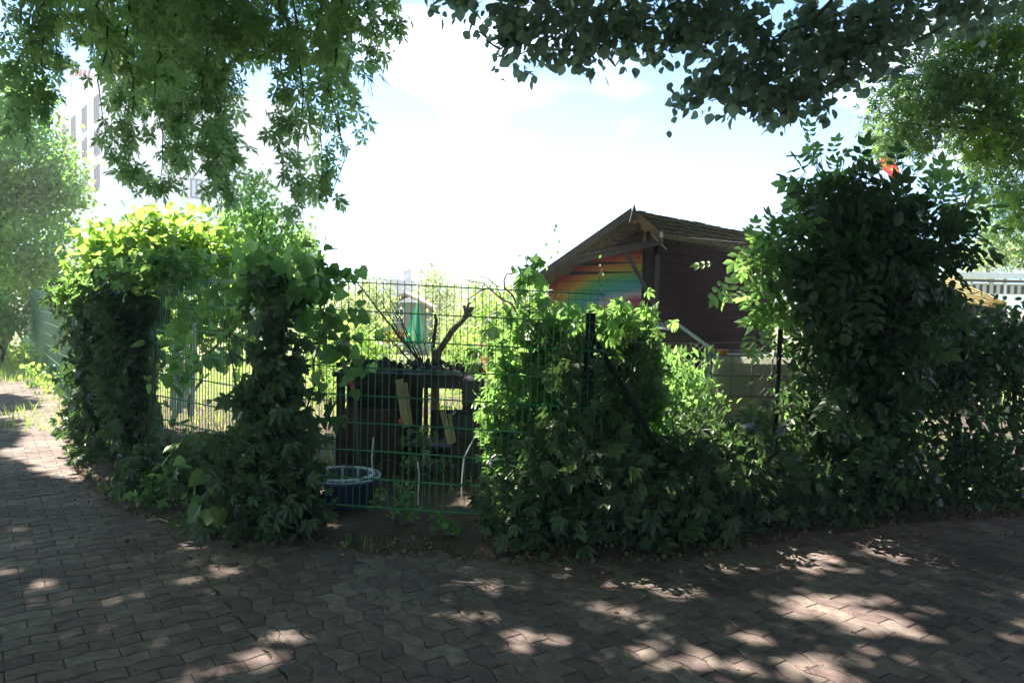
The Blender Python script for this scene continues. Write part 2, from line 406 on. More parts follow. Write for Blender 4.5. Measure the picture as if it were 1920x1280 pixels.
sheet('sand_verge', [(-13.5, 14.25), (-7.9, 12.9), (-7.6, 13.3), (-9.6, 16.2), (-14.5, 20)], -.02, simple('sand', (.42, .36, .22), .95, var=.3, scale=6, bump=.5))

# ------------------------------------------------------------------ wire mesh fences
FL = [(-1.70, 5.52), (-3.45, 7.15), (-5.25, 9.55), (-6.98, 11.95), (-8.6, 14.3), (-10.2, 16.6), (-11.8, 18.9), (-13.4, 21.2)]
HTOP = 1.80
def panel(name, a, b, parent, ztop0, ztop1, n_rail=9, wr=.0033):
    a = Vector((*a, 0)); b = Vector((*b, 0)); ln = (b - a).length; d = (b - a) / ln
    far = (a.y + b.y) / 2 > 10
    mb = MB(); nx = int(ln / .05); zb = ztop0 - .2 * (n_rail - 1)
    for i in range(nx + 1):
        s = i / nx; p = a + (b - a) * s; zt = ztop0 + (ztop1 - ztop0) * s
        jig = random.gauss(0, .0015)
        if not far or i % 1 == 0:
            mb.tube([p + Vector((jig, 0, zt - .2 * (n_rail - 1) - .02)), p + Vector((0, 0, zt + .028))], wr, 4 if not far else 3, False)
    nrm = Vector((-d.y, d.x, 0))
    for k in range(n_rail):
        for sgn in (-1, 1):
            o = nrm * sgn * .0062
            z0 = ztop0 - .2 * k; z1 = ztop1 - .2 * k; pts = []
            for i in range(7):
                s = i / 6; sag = .004 * math.sin(s * 6 + k) * (1 if k > 4 else .3)
                p = a + (b - a) * s + o; pts.append(p + Vector((0, 0, z0 + (z1 - z0) * s + sag)))
            mb.tube(pts, .0044, 5, False)
    return mb.build(name, M['greenwire'], parent)
def fpost(parent, x, y, zt, lean=0, mat='post', w=.055):
    m = MB(); m.beam((x, y, -.05), (x + lean, y, zt), w, w * .8, (0, 1, 0)); m.beam((x + lean, y, zt), (x + lean, y, zt + .012), w + .008, w * .8 + .008, (0, 1, 0))
    p = m.build('post', M[mat], parent)
    for k in range(4): c = MB(); c.box((x + lean * (.25 + .22 * k), y - w * .5, .35 + .4 * k), (.045, .022, .03)); c.build('clamp', M['post'], p)
    return p
lf = empty('wire_mesh_fence', (FL[0][0], FL[0][1], 0), 'green double wire mesh fence running away along the left path, overgrown with creeper', 'fence')
for i in range(len(FL) - 1):
    a, b = FL[i], FL[i + 1]
    zt = HTOP - .01 - .035 * min(i, 4)
    panel('mesh_panel', a, b, lf, zt, zt - .03)
    fpost(lf, b[0] + .03, b[1] + .045, zt + .02)
# green privacy screen behind the wires of the two bays past the creeper
sm = MB()
for i in (3, 4, 5):
    a, b = FL[i], FL[i + 1]; d = (Vector(b) - Vector(a)).normalized(); nn = Vector((-d.y, d.x)) * -.05
    n = 12
    for k in range(n):
        s0, s1 = k / n, (k + 1) / n
        p = Vector(a).lerp(Vector(b), s0) + nn + Vector((random.uniform(0, .006), 0)); q = Vector(a).lerp(Vector(b), s1) + nn
        sm.beam((p.x, p.y, .85), (q.x, q.y, .85), .012, 1.55)
sm.build('privacy_screen', M['screen'], lf)
ff = empty('wire_mesh_fence', (-.55, 5.45, 0), 'green double wire mesh fence bay in the centre, clear enough to see the garden', 'fence')
panel('mesh_panel', (FL[0][0] - .02, FL[0][1] - .0), (.64, 5.40), ff, HTOP + .005, HTOP - .055)
fpost(ff, FL[0][0] + .0, FL[0][1] + .06, 1.66, .03, w=.065)
p3 = fpost(ff, .50, 5.47, 1.60, .055, w=.062)
bm_ = MB(); bm_.tube([R(1112, 632, 5.47), R(1180, 745, 5.5), R(1250, 872, 5.56), R(1300, 1000, 5.62)], [.019, .02, .021, .021], 10); bm_.build('brace', M['post'], ff)

# chain link fence to the right of the end post
cf = empty('chain_link_fence', (.6, 5.5, 0), 'old sagging chain link fence behind the right hedge, seen in front of the shed', 'fence')
CL = [(.62, 5.5), (2.2, 6.35), (4.1, 7.0), (6.0, 7.8), (8, 8.7)]
mb = MB()
def clpt(s, z):
    seg = min(int(s), len(CL) - 2); t = s - seg
    return Vector((CL[seg][0] + (CL[seg + 1][0] - CL[seg][0]) * t, CL[seg][1] + (CL[seg + 1][1] - CL[seg][1]) * t + .02 * math.sin(z * 5 + s * 4), z))
for seg in range(3):
    ln = (Vector(CL[seg + 1]) - Vector(CL[seg])).length; nd = int(ln / .07)
    for i in range(nd):
        pts = []; 
        for k in range(0, 20):
            s = seg + min(.999, (i + (k % 2)) / nd); pts.append(clpt(s, .2 + k * .063))
        mb.tube(pts, .001, 3, False)
M['oldwire'] = simple('old_wire', (.1, .1, .1), .6, .3)
mb.build('wire_netting', M['oldwire'], cf)
mb = MB()
for k, (x, y) in enumerate(CL[1:4]): mb.tube([(x, y + .05, -.05), (x + .02, y + .05, 1.5)], .02, 10); mb.build('post', M['post'], cf); mb = MB()
mb.tube([clpt(s * .25, 1.42 - .03 * math.sin(s * .25 * math.pi)) for s in range(0, 13)], .0025, 5, False); mb.build('tension_wire', M['galv'], cf)

# ------------------------------------------------------------------ fence creepers
def fy(px): return float(np.interp(px, [-50, 60, 105, 150, 245, 304, 515, 1110, 1400, 1920], [17, 14, 12.2, 9.4, 7.2, 6.65, 5.5, 5.4, 6.0, 7.1]))
def hb(px, py, rx, ry, n, off=-.12, rd=.28): return pb(px, py, fy(px) + off, rx, ry, rd, n)
def stems(parent, specs, mat='twig'):
    m = MB()
    for (x0, y0, x1, y1, Y, r) in specs:
        m.tube(wander(R(x0, y0, Y), R(x1, y1, Y), 9, .02), [r * (1 - .6 * i / 9) for i in range(10)], 5)
    m.build('stem', M[mat], parent)

c = empty('creeper', tuple(G(215, 940)), 'dense dark creeper covering the left corner of the mesh fence beside the path', 'creeper')
foliage('foliage', c, M['creeper_shade'], [hb(165, 670, 30, 100, 260), hb(155, 800, 24, 70, 220), hb(205, 660, 52, 120, 760), hb(205, 800, 62, 110, 800), hb(246, 700, 30, 165, 640),
        hb(215, 890, 85, 62, 700, -.25), hb(300, 905, 65, 60, 520, -.25), hb(245, 565, 55, 50, 380), hb(140, 555, 40, 35, 160)], 'creeper', .125, tip=(0, -.4, -.7), nrm=(.1, -.8, .6), cr=.09)
foliage('young_foliage', c, M['creeper'], [hb(200, 545, 85, 30, 300), hb(320, 925, 60, 40, 120, -.4), hb(140, 900, 30, 40, 60, -.3), hb(320, 508, 110, 8, 170, -.02, .15)], 'creeper', .105, tip=(0, -.3, -.5), nrm=(0, -.6, .8))
stems(c, [(255, 960, 250, 540, 7.0, .02), (235, 950, 230, 600, 7.1, .015), (270, 950, 300, 560, 6.9, .012), (200, 930, 180, 600, 7.9, .014)])

c = empty('creeper', tuple(G(515, 1000)), 'broad leaved creeper climbing the dark post left of the open mesh bay', 'creeper')
foliage('foliage', c, M['creeper_shade'], [hb(520, 555, 40, 26, 90, .02, .2), hb(520, 650, 22, 60, 60, .05, .2), hb(470, 640, 20, 14, 14, .05, .1), hb(510, 740, 42, 60, 140, 0), hb(500, 860, 75, 75, 480), hb(415, 880, 65, 50, 340, -.25), hb(540, 930, 34, 50, 220), hb(470, 950, 80, 42, 320, -.25), hb(575, 790, 12, 40, 20)], 'creeper', .135, tip=(0, -.4, -.7), nrm=(0, -.8, .5), cr=.09)
foliage('young_foliage', c, M['creeper'], [hb(590, 520, 55, 28, 60, -.02, .15), hb(470, 508, 80, 14, 90, 0, .2), hb(620, 590, 50, 60, 40, .0, .12), hb(395, 620, 50, 70, 34, .05, .15), hb(340, 640, 26, 100, 50, .05, .15), hb(410, 950, 60, 26, 50, -.45), hb(660, 660, 60, 60, 30, .05, .12)], 'heart', .10, tip=(0, -.2, -.6), nrm=(0, -.8, .5), cr=.1)
stems(c, [(520, 1000, 515, 520, 5.45, .024), (500, 1000, 540, 560, 5.42, .014), (540, 990, 620, 520, 5.5, .01), (480, 990, 430, 620, 5.5, .01), (600, 560, 700, 600, 5.55, .004), (590, 520, 640, 700, 5.5, .005), (505, 1000, 580, 640, 5.48, .01)])
# large single leaves near the foot
P = np.array([tuple(R(x, y, Yy)) for x, y, Yy in ((375, 945, 5.0), (398, 955, 5.0), (350, 870, 5.3), (385, 885, 5.2), (410, 950, 5.05), (1020, 1012, 5.1), (545, 545, 5.3), (520, 560, 5.3), (560, 535, 5.3), (640, 505, 5.5), (615, 500, 5.5), (605, 540, 5.45), (590, 515, 5.5))])
link('large_foliage', leaves_mesh('large_foliage', P, np.full(len(P), .14), 'heart', (.2, -.5, -.5), (.1, -.8, .7), .3, .25), M['creeper'], c)

c = empty('creeper', tuple(G(1040, 1010)), 'bright green creeper filling the right half of the open mesh bay', 'creeper')
def back(px, py, rx, ry, n, Y=6.05, rd=.2): return pb(px, py, Y, rx, ry, rd, n)
foliage('foliage', c, M['creeper'], [back(985, 610, 45, 55, 90), back(990, 525, 22, 45, 22), back(960, 700, 50, 80, 130), back(1055, 660, 75, 90, 330), back(1060, 780, 90, 90, 420), back(960, 800, 60, 70, 240), back(1150, 650, 65, 70, 260), back(1190, 720, 60, 90, 330), back(1180, 600, 45, 30, 70), back(1150, 820, 90, 70, 330, 6.2), back(960, 880, 50, 40, 90)], 'creeper', .125, tip=(0, -.2, -.7), nrm=(0, -.9, .5), cr=.08, jn=.45)
foliage('shade_tinted_foliage', c, M['creeper_shade'], [hb(1075, 720, 24, 110, 60, .05, .12), hb(1100, 900, 130, 60, 620), hb(1000, 960, 90, 55, 340, -.1), hb(1050, 860, 70, 40, 170), hb(1180, 970, 110, 52, 480, -.1)], 'creeper', .12, tip=(0, -.4, -.7), nrm=(0, -.8, .6))
stems(c, [(1000, 1000, 985, 480, 5.8, .008), (1040, 1000, 1060, 600, 5.8, .01), (1120, 1010, 1106, 600, 5.45, .012), (960, 960, 940, 640, 5.8, .006), (1100, 1000, 1220, 640, 5.8, .01), (1040, 560, 1043, 420, 6.2, .003), (1130, 560, 1128, 470, 6.2, .003)])
P = np.array([tuple(R(x, y, 6.2)) for x, y in ((1043, 420), (1040, 428), (1025, 455), (1050, 450), (1055, 450), (1030, 470), (1035, 480), (1020, 490), (1128, 478), (1125, 495), (1131, 510), (1045, 470), (1025, 500))])
link('tendril_foliage', leaves_mesh('tendril_foliage', P, np.full(len(P), .035), 'ovate', (0, 0, -1), (0, -1, .2), .4, .4), M['creeper'], c)

c = empty('creeper', tuple(G(1330, 1000)), 'low dark tangle of creeper at the kerb below the slanting brace', 'creeper')
foliage('foliage', c, M['creeper_shade'], [hb(1290, 930, 110, 90, 900), hb(1400, 900, 110, 85, 800), hb(1330, 835, 90, 34, 300, .5), hb(1500, 930, 90, 70, 560), hb(1240, 1000, 110, 38, 330, -.15), hb(1200, 915, 80, 60, 380, .25), hb(1560, 880, 60, 60, 300)], 'creeper', .115, tip=(0, -.4, -.6), nrm=(0, -.7, .7))
foliage('young_foliage', c, M['creeper'], [hb(1260, 730, 60, 50, 130, .4), hb(1320, 815, 50, 14, 70, .3), hb(1490, 740, 22, 40, 70, .3), hb(1480, 800, 60, 40, 150, .2)], 'ovate', .07, cr=.1)
stems(c, [(1300, 1010, 1260, 780, 5.6, .012), (1400, 1000, 1450, 760, 5.9, .014), (1240, 1010, 1200, 850, 5.4, .01)])

c = empty('elder_bush', tuple(G(1620, 960)), 'tall dark bush with pinnate leaves rising above the fence on the right', 'bush')
def hr(px, py, rx, ry, n, Y=6.6, rd=.5): return pb(px, py, Y, rx, ry, rd, n)
foliage('foliage', c, M['creeper_shade'], [hr(1620, 440, 80, 45, 500), hr(1630, 505, 95, 52, 1000), hr(1580, 570, 100, 88, 1700), hr(1680, 580, 78, 76, 1100), hr(1620, 690, 95, 110, 1900), hr(1600, 830, 100, 120, 1600, 6.4), hr(1725, 500, 30, 22, 70), hr(1520, 640, 24, 80, 240), hr(1490, 510, 34, 30, 170)], 'ovate', .095, tip=(0, -.2, -.7), nrm=(0, -.7, .6), clump=9, cr=.09, sv=.45)
foliage('spray_foliage', c, M['creeper_shade'], [hr(1600, 390, 110, 60, 150), hr(1700, 430, 90, 50, 110), hr(1560, 480, 100, 60, 120), hr(1650, 560, 130, 90, 200, 6.3), hr(1740, 470, 60, 40, 50), hr(1560, 800, 90, 120, 130, 6.1)], 'pinnate', .27, tip=(0, -.3, -.2), nrm=(0, -.7, .6), clump=2, cr=.08, jt=.8)
foliage('sun_tinted_foliage', c, M['creeper'], [hr(1430, 480, 40, 45, 44, 6.5, .3), hr(1392, 510, 34, 26, 16, 6.5, .15), hr(1440, 575, 26, 50, 34, 6.5, .3), hr(1540, 320, 40, 25, 15, 6.5, .15), hr(1580, 350, 55, 30, 34, 6.6, .3), hr(1735, 385, 40, 22, 22), hr(1775, 380, 45, 32, 16, 6.6, .15), hr(1805, 440, 50, 30, 18, 6.6, .15), hr(1845, 410, 34, 22, 9, 6.6, .1), hr(1760, 350, 40, 20, 9, 6.6, .1), hr(1460, 640, 18, 30, 12), hr(1480, 440, 50, 30, 26)], 'pinnate', .25, tip=(0, -.2, 0), nrm=(0, -.7, .6), clump=2, cr=.06, jt=.8)  # sun on these leaves is put into their brighter colour
stems(c, [(1620, 980, 1600, 420, 6.7, .045), (1640, 960, 1720, 400, 6.7, .03), (1600, 960, 1500, 520, 6.6, .025), (1600, 520, 1535, 275, 6.6, .007), (1660, 440, 1690, 300, 6.6, .006), (1700, 500, 1850, 400, 6.6, .008), (1500, 540, 1405, 505, 6.5, .003), (1480, 520, 1410, 400, 6.5, .003), (1640, 450, 1600, 330, 6.6, .004)], 'bark')
c = empty('privet_hedge', tuple(G(1850, 950)), 'long unlit hedge reaching the right edge below the shingle roof', 'hedge')
foliage('foliage', c, M['creeper_shade'], [pb(1800, 660, 7.1, 110, 80, .45, 1500), pb(1920, 660, 7.3, 110, 80, .45, 1500), pb(2060, 680, 7.6, 120, 100, .45, 1400), pb(1760, 820, 6.9, 100, 140, .45, 1500), pb(1930, 850, 7.1, 90, 150, .45, 1300), pb(2060, 840, 7.5, 110, 150, .45, 1200), pb(1830, 900, 6.9, 90, 90, .4, 900), pb(1680, 920, 6.5, 90, 70, .35, 700)], 'ovate', .085, tip=(0, -.2, -.5), nrm=(0, -.7, .6), cr=.1)
stems(c, [(1780, 960, 1790, 620, 7.1, .03), (1900, 950, 1905, 600, 7.2, .035), (2050, 950, 2040, 640, 7.5, .03)], 'bark')

# ------------------------------------------------------------------ painted shed
sh = empty('garden_shed', tuple(R(1232, 568 + 1.7 / 9.1 * F, 9.1)), 'dark brown wooden shed with a rainbow painted on its gable wall', 'shed')
A_ = R(1187, 395, 8.75); B_ = R(1244, 440, 8.9); C_ = R(992, 528, 9.5)
Dv = R(1440, 445, 11.7) - A_ ; Dv.z = 0
def roof_slab(p, q, dv, th, name, mat):
    m = MB(); n = Vector(q - p).cross(dv).normalized()
    if n.z < 0: n = -n
    nx, ny = 14, 10; vs = []
    for t in (0, 1):
        for i in range(nx + 1):
            for j in range(ny + 1):
                v = p + (q - p) * (j / ny) + dv * (i / nx) - n * (th * (1 - t))
                if t: v = v + n * random.uniform(-.006, .012)
                vs.append(v)
    fs = []; k = (nx + 1) * (ny + 1)
    for i in range(nx):
        for j in range(ny):
            a = i * (ny + 1) + j; fs.append((k + a, k + a + 1, k + a + ny + 2, k + a + ny + 1)); fs.append((a, a + ny + 1, a + ny + 2, a + 1))
    for i in range(nx):
        for j in (0, ny): a = i * (ny + 1) + j; fs.append((a, a + ny + 1, k + a + ny + 1, k + a))
    for j in range(ny):
        for i in (0, nx): a = i * (ny + 1) + j; fs.append((a, a + 1, k + a + 1, k + a))
    m.add(vs, fs); return m.build(name, mat, sh)
M['shingle'] = simple('mossy_roof_felt', (.12, .10, .075), .9, var=.6, scale=14, bump=1, bscale=26, c2=(.26, .25, .13), stretch=(1, 1, 1))
roof_slab(A_ + Vector((0, 0, .0)), B_ + (B_ - A_) * .02, Dv, .05, 'roof', M['shingle'])
roof_slab(A_ + Vector((-.002, 0, .004)), C_, Dv, .05, 'roof', M['shingle'])
# shingle courses on the seen slope
m = MB()
for k in range(5):
    p = A_ + (B_ - A_) * (k / 5 + .03)
    for i in range(26):
        a = p + Dv * (i / 26); b = p + Dv * ((i + .93) / 26); off = Vector((0, 0, .012 + random.uniform(0, .012)))
        m.beam(a + off + (B_ - A_) * random.uniform(.06, .1), b + off + (B_ - A_) * random.uniform(.06, .1), .11, .008, (Vector((0, 0, 1))))
m.build('shingle', M['shingle'], sh)
# bargeboards: sunlight painted into the orange short one, which has a ragged edge
def barge(p, q, wd, mat, rag):
    m = MB(); n = 16; d = (q - p); vs = []; out = Vector((-.35, -.9, 0)).normalized() * .02
    for i in range(n + 1):
        t = i / n; top = p + d * t + out; low = top - Vector((0, 0, wd * (1 + (rag * (.5 * math.sin(i * 1.3) + random.uniform(-.3, .3))))))
        vs += [top, low, top + out, low + out]
    fs = []
    for i in range(n):
        a = i * 4; b = a + 4
        fs += [(a + 2, a + 3, b + 3, b + 2), (a, b, b + 1, a + 1), (a, a + 2, b + 2, b), (a + 1, b + 1, b + 3, a + 3)]
    fs += [(0, 1, 3, 2), (n * 4, n * 4 + 2, n * 4 + 3, n * 4 + 1)]
    m.add(vs, fs); return m.build('bargeboard', mat, sh)
M['sun_tinted'] = simple('sun_tinted_board', (.30, .17, .09), .8, var=.35, scale=6, bump=.3)
M['grey_wood'] = simple('grey_wood', (.13, .11, .11), .8, var=.3, scale=8, bump=.3, stretch=(1, 1, .3))
barge(A_ + Vector((0, 0, .03)), B_ + Vector((0, 0, .01)), .13, M['sun_tinted'], .45)
barge(A_ + Vector((-.01, 0, .03)), C_ + Vector((0, 0, .02)), .10, M['grey_wood'], .05)
m = MB(); m.add([A_ + Vector((0, -.05, .07)), A_ + Vector((-.05, -.05, -.14)), A_ + Vector((.05, -.05, -.1)), A_ + Vector((0, -.08, .07)), A_ + Vector((-.05, -.08, -.14)), A_ + Vector((.05, -.08, -.1))], [(0, 1, 2), (5, 4, 3), (0, 3, 4, 1), (1, 4, 5, 2), (2, 5, 3, 0)]); m.build('finial', M['grey_wood'], sh)
# walls
K0 = R(1232, 470, 9.12); K0 = Vector((K0.x, K0.y, 0)); KL = R(1030, 500, 9.75); KL = Vector((KL.x, KL.y, 0)); KR = K0 + Vector((Dv.x, Dv.y, 0)) * .93
def roofz(s):   # underside of the roof above the gable wall, s from 0 at corner K0 to 1 at KL
    x = K0.x + (KL.x - K0.x) * s
    if x > A_.x + .02: t = (x - A_.x) / (B_.x - A_.x); return A_.z + (B_.z - A_.z) * t - .09
    t = (x - A_.x) / (C_.x - A_.x); return A_.z + (C_.z - A_.z) * t - .10
def mural_mat():
    m_, n = newmat('rainbow_boards'); N = n.nodes.new; K = n.links.new
    out = N('ShaderNodeOutputMaterial'); b = N('ShaderNodeBsdfPrincipled'); K(b.outputs[0], out.inputs['Surface']); b.inputs['Roughness'].default_value = .65
    t = N('ShaderNodeTexCoord'); cen = R(1205, 628, 9.2)
    sub = N('ShaderNodeVectorMath'); sub.operation = 'SUBTRACT'; sub.inputs[1].default_value = (cen.x, 0, cen.z); K(t.outputs['Object'], sub.inputs[0])
    sc = N('ShaderNodeVectorMath'); sc.operation = 'MULTIPLY'; sc.inputs[1].default_value = (.74, 0, 1); K(sub.outputs[0], sc.inputs[0])
    ln = N('ShaderNodeVectorMath'); ln.operation = 'LENGTH'; K(sc.outputs[0], ln.inputs[0])
    z = N('ShaderNodeTexNoise'); z.inputs['Scale'].default_value = 5; z.inputs['Detail'].default_value = 5; K(t.outputs['Object'], z.inputs['Vector'])
    ma = N('ShaderNodeMath'); ma.operation = 'MULTIPLY_ADD'; K(z.outputs['Fac'], ma.inputs[0]); ma.inputs[1].default_value = .10; K(ln.outputs['Value'], ma.inputs[2])
    mr = N('ShaderNodeMapRange'); mr.inputs['From Min'].default_value = .30; mr.inputs['From Max'].default_value = 1.15; K(ma.outputs[0], mr.inputs['Value'])
    r = N('ShaderNodeValToRGB'); K(mr.outputs[0], r.inputs['Fac'])
    cols = [(0, (.45, .06, .10)), (.20, (.48, .10, .16)), (.28, (.6, .5, .55)), (.37, (.10, .38, .50)), (.46, (.06, .42, .38)), (.56, (.12, .45, .10)), (.65, (.58, .42, .04)), (.74, (.65, .20, .03)), (.84, (.5, .045, .025)), (.93, (.16, .05, .045)), (1, (.09, .05, .045))]
    el = r.color_ramp.elements; el[0].position = 0; el[0].color = (*cols[0][1], 1); el[1].position = 1; el[1].color = (*cols[-1][1], 1)
    for p_, c_ in cols[1:-1]: e = el.new(p_); e.color = (*c_, 1)
    K(r.outputs['Color'], b.inputs['Base Color'])
    return m_
M['mural'] = mural_mat()
gd = (KL - K0); gl = gd.length; gdn = gd.normalized(); gn = Vector((gdn.y, -gdn.x, 0));
if gn.y > 0: gn = -gn
m = MB(); bh = .115
zb = .1
while zb < A_.z - .1:
    # horizontal clapboard, clipped to the roof line
    ss = [i / 40 for i in range(41) if roofz(i / 40) > zb + .03 and i / 40 > .12]
    if ss:
        s0, s1 = ss[0], ss[-1]; 
        zt0 = min(zb + bh - .006, roofz(s0)); zt1 = min(zb + bh - .006, roofz(s1)); zm = zb + bh - .006
        p0 = K0 + gd * s0; p1 = K0 + gd * s1
        for (a, b, za, zb_) in ((p0, p1, zt0, zt1),):
            vs = [a + Vector((0, 0, zb)) + gn * .018, b + Vector((0, 0, zb)) + gn * .018, b + Vector((0, 0, zb_)) + gn * .004, a + Vector((0, 0, za)) + gn * .004,
                  a + Vector((0, 0, zb)) - gn * .01, b + Vector((0, 0, zb)) - gn * .01, b + Vector((0, 0, zb_)) - gn * .01, a + Vector((0, 0, za)) - gn * .01]
            m.add(vs, [(0, 1, 2, 3), (7, 6, 5, 4), (0, 4, 5, 1), (3, 2, 6, 7), (0, 3, 7, 4), (1, 5, 6, 2)])
    zb += bh
tag(m.build('gable_wall', M['mural'], sh), 'gable boards painted with a faded rainbow')
# side wall facing right
m = MB(); sd = KR - K0; sn = Vector((sd.y, -sd.x, 0)).normalized()
zb = .1
while zb < B_.z - .16:
    a = K0 + sn * .0; b = KR
    vs = [a + Vector((0, 0, zb)) + sn * .016, b + Vector((0, 0, zb)) + sn * .016, b + Vector((0, 0, zb + bh - .005)) + sn * .004, a + Vector((0, 0, zb + bh - .005)) + sn * .004,
          a + Vector((0, 0, zb)) - sn * .02, b + Vector((0, 0, zb)) - sn * .02, b + Vector((0, 0, zb + bh - .005)) - sn * .02, a + Vector((0, 0, zb + bh - .005)) - sn * .02]
    m.add(vs, [(0, 1, 2, 3), (7, 6, 5, 4), (0, 4, 5, 1), (3, 2, 6, 7), (0, 3, 7, 4), (1, 5, 6, 2)]); zb += bh
m.build('side_wall', M['wood_brown'], sh)
m = MB()   # inner lining closes the joints and the back
for a, b in ((K0, KR), (KR, KL + (KR - K0)), (KL + (KR - K0), KL), (KL, K0)):
    a2 = a.lerp((K0 + KL + KR) / 3, .05); b2 = b.lerp((K0 + KL + KR) / 3, .05)
    m.beam((a2.x, a2.y, .95), (b2.x, b2.y, .95), .02, 1.8)
m.build('back_wall', M['wood_dark'], sh)
m = MB(); q0 = K0 - sn * .05; q1 = KR - sn * .05; m.beam((q0.x, q0.y, (B_.z - .12) / 2), (q1.x, q1.y, (B_.z - .12) / 2), .02, B_.z - .12)
q0 = KL + gdn * -.06; q1 = q0 + (KR - K0); hL = roofz(.95) - .03; m.beam((q0.x, q0.y, hL / 2), (q1.x, q1.y, hL / 2), .02, hL); m.build('light_stop_lining', M['wood_dark'], sh)  # unseen lining, added to stop sun leaking through the board joints
m = MB()
for s0 in range(12):
    a = K0 + gd * (s0 / 12 + .03) - gn * .03; b = K0 + gd * ((s0 + 1) / 12 + .03) - gn * .03
    if s0 < 11: m.add([(a.x, a.y, 1.7), (b.x, b.y, 1.7), (b.x, b.y, roofz(s0 / 12 + .09) - .02), (a.x, a.y, roofz(s0 / 12 + .03) - .02)], [(0, 1, 2, 3)])
m.build('gable_lining', M['wood_dark'], sh)
m = MB(); m.beam(K0 + gn * .03 + sn * .02, K0 + gn * .03 + sn * .02 + Vector((0, 0, 2.25)), .05, .05, (0, 1, 0)); m.build('corner_post', M['grey_wood'], sh)
m = MB(); m.beam(R(1173, 472, 8.95), R(1228, 572, 9.0), .045, .03, (0, 1, 0)); m.build('brace', M['grey_wood'], sh)
m = MB(); m.beam(R(1046, 498, 8.9), R(1240, 455, 8.8), .05, .04); m.beam(R(1050, 488, 8.95), R(1238, 448, 8.85), .03, .03); m.build('crossbeam', M['grey_wood'], sh)
m = MB(); m.tube([R(1243, 440, 8.85), R(1300, 447, 9.3), R(1400, 456, 10.2)], .008, 6); m.build('cable', M['grey_wood'], sh)
m = MB(); m.box(R(1240, 440, 8.84), (.035, .03, .06)); m.build('junction_box', M['white'], sh)
m = MB(); m.box(R(1209, 442, 8.95), (.03, .02, .12), 0, 0, .05); m.build('batten', M['sun_tinted'], sh)
m = MB(); m.beam(R(1222, 440, 8.8), R(1250, 468, 8.8), .01, .01); m.build('hook', M['galv'], sh)

# low lean-to in front of the shed
lt = empty('lean_to', tuple(R(1260, 850, 8.2)), 'low lean-to with a pale corrugated metal edge in front of the brown shed', 'lean-to')
m = MB()
a, b, c_, d_ = R(1205, 600, 8.5), R(1268, 607, 8.5), R(1265, 619, 8.2), R(1212, 612, 8.2)
n = 16; vs = []
for t in (0, 1):
    for i in range(n + 1):
        s = i / n; zz = .0025 * (1 if i % 2 else -1)
        vs += [a.lerp(b, s) + Vector((0, .05, zz - .01 * t)), d_.lerp(c_, s) + Vector((0, 0, zz - .01 * t))]
fs = []
k = (n + 1) * 2
for i in range(n): q = i * 2; fs += [(q, q + 2, q + 3, q + 1), (k + q, k + q + 1, k + q + 3, k + q + 2), (q + 1, q + 3, k + q + 3, k + q + 1)]
m.add(vs, fs); m.build('metal_sheet', M['galv'], lt)
m = MB(); m.beam(R(1268, 606, 8.4), R(1345, 662, 8.3), .05, .035); m.build('rafter', M['galv'], lt)
m = MB(); q = [R(1215, 612, 8.5), R(1268, 612, 8.5), R(1345, 668, 8.45)]
m.add([q[0], q[1], q[2], (q[2].x, q[2].y, 0), (q[0].x, q[0].y, 0)] + [v + Vector((0, .06, 0)) for v in (q[0], q[1], q[2], Vector((q[2].x, q[2].y, 0)), Vector((q[0].x, q[0].y, 0)))], [(0, 1, 2, 3, 4), (9, 8, 7, 6, 5), (0, 5, 6, 1), (1, 6, 7, 2), (2, 7, 8, 3), (4, 9, 5, 0)])
m.build('side_panel', simple('lean_to_boards', (.07, .05, .045), .8, var=.3, scale=12, stretch=(3, 1, .4), bump=.4), lt)

# caged water tank
tk = empty('water_tank', tuple(R(1420, 880, 8.0)), 'grey caged water tank standing below the shed beside the dark bush', 'water tank')
tx, ty = R(1335, 665, 7.9).x, 7.9; m = MB(); m.box((tx + .52, ty + .55, .66), (.98, .98, .98), bev=.06)
m.build('tank', simple('dirty_tank', (.34, .34, .28), .6, var=.25, scale=5, bump=.2, stretch=(1, 1, .4)), tk)
m = MB()
for i in range(6):
    x = tx + .0 + i * .208; m.tube([(x, ty, .14), (x, ty, 1.17)], .009, 6); m.tube([(tx, ty + i * .208, .14), (tx, ty + i * .208, 1.17)], .009, 6)
for k in range(6):
    z = .14 + k * .206; m.tube([(tx, ty + 1.05, z), (tx, ty, z), (tx + 1.04, ty, z)], .010, 6)
m.build('cage', simple('cage_steel', (.16, .17, .16), .5, .5), tk)
m = MB(); m.box((tx + .52, ty + .52, .07), (1.1, 1.1, .12)); m.build('pallet', M['grey_wood'], tk)
m = MB(); m.beam((tx + .12, ty + .3, 1.19), (tx + .6, ty + .35, 1.2), .08, .03); tag(m.build('plank', M['grey_wood']), 'grey plank lying across the top of the caged water tank', 'plank')
m = MB(); pp = R(1355, 655, 7.98); m.lathe((pp.x, pp.y, 1.17), [(.0, 0), (.045, 0), (.06, .05), (.062, .055), (.05, .05), (.03, .055), (0, .06)], 14); tag(m.build('flower_pot', simple('orange_clay', (.5, .2, .04), .6), None, True), 'small orange pot on the corner of the caged water tank', 'flower pot')

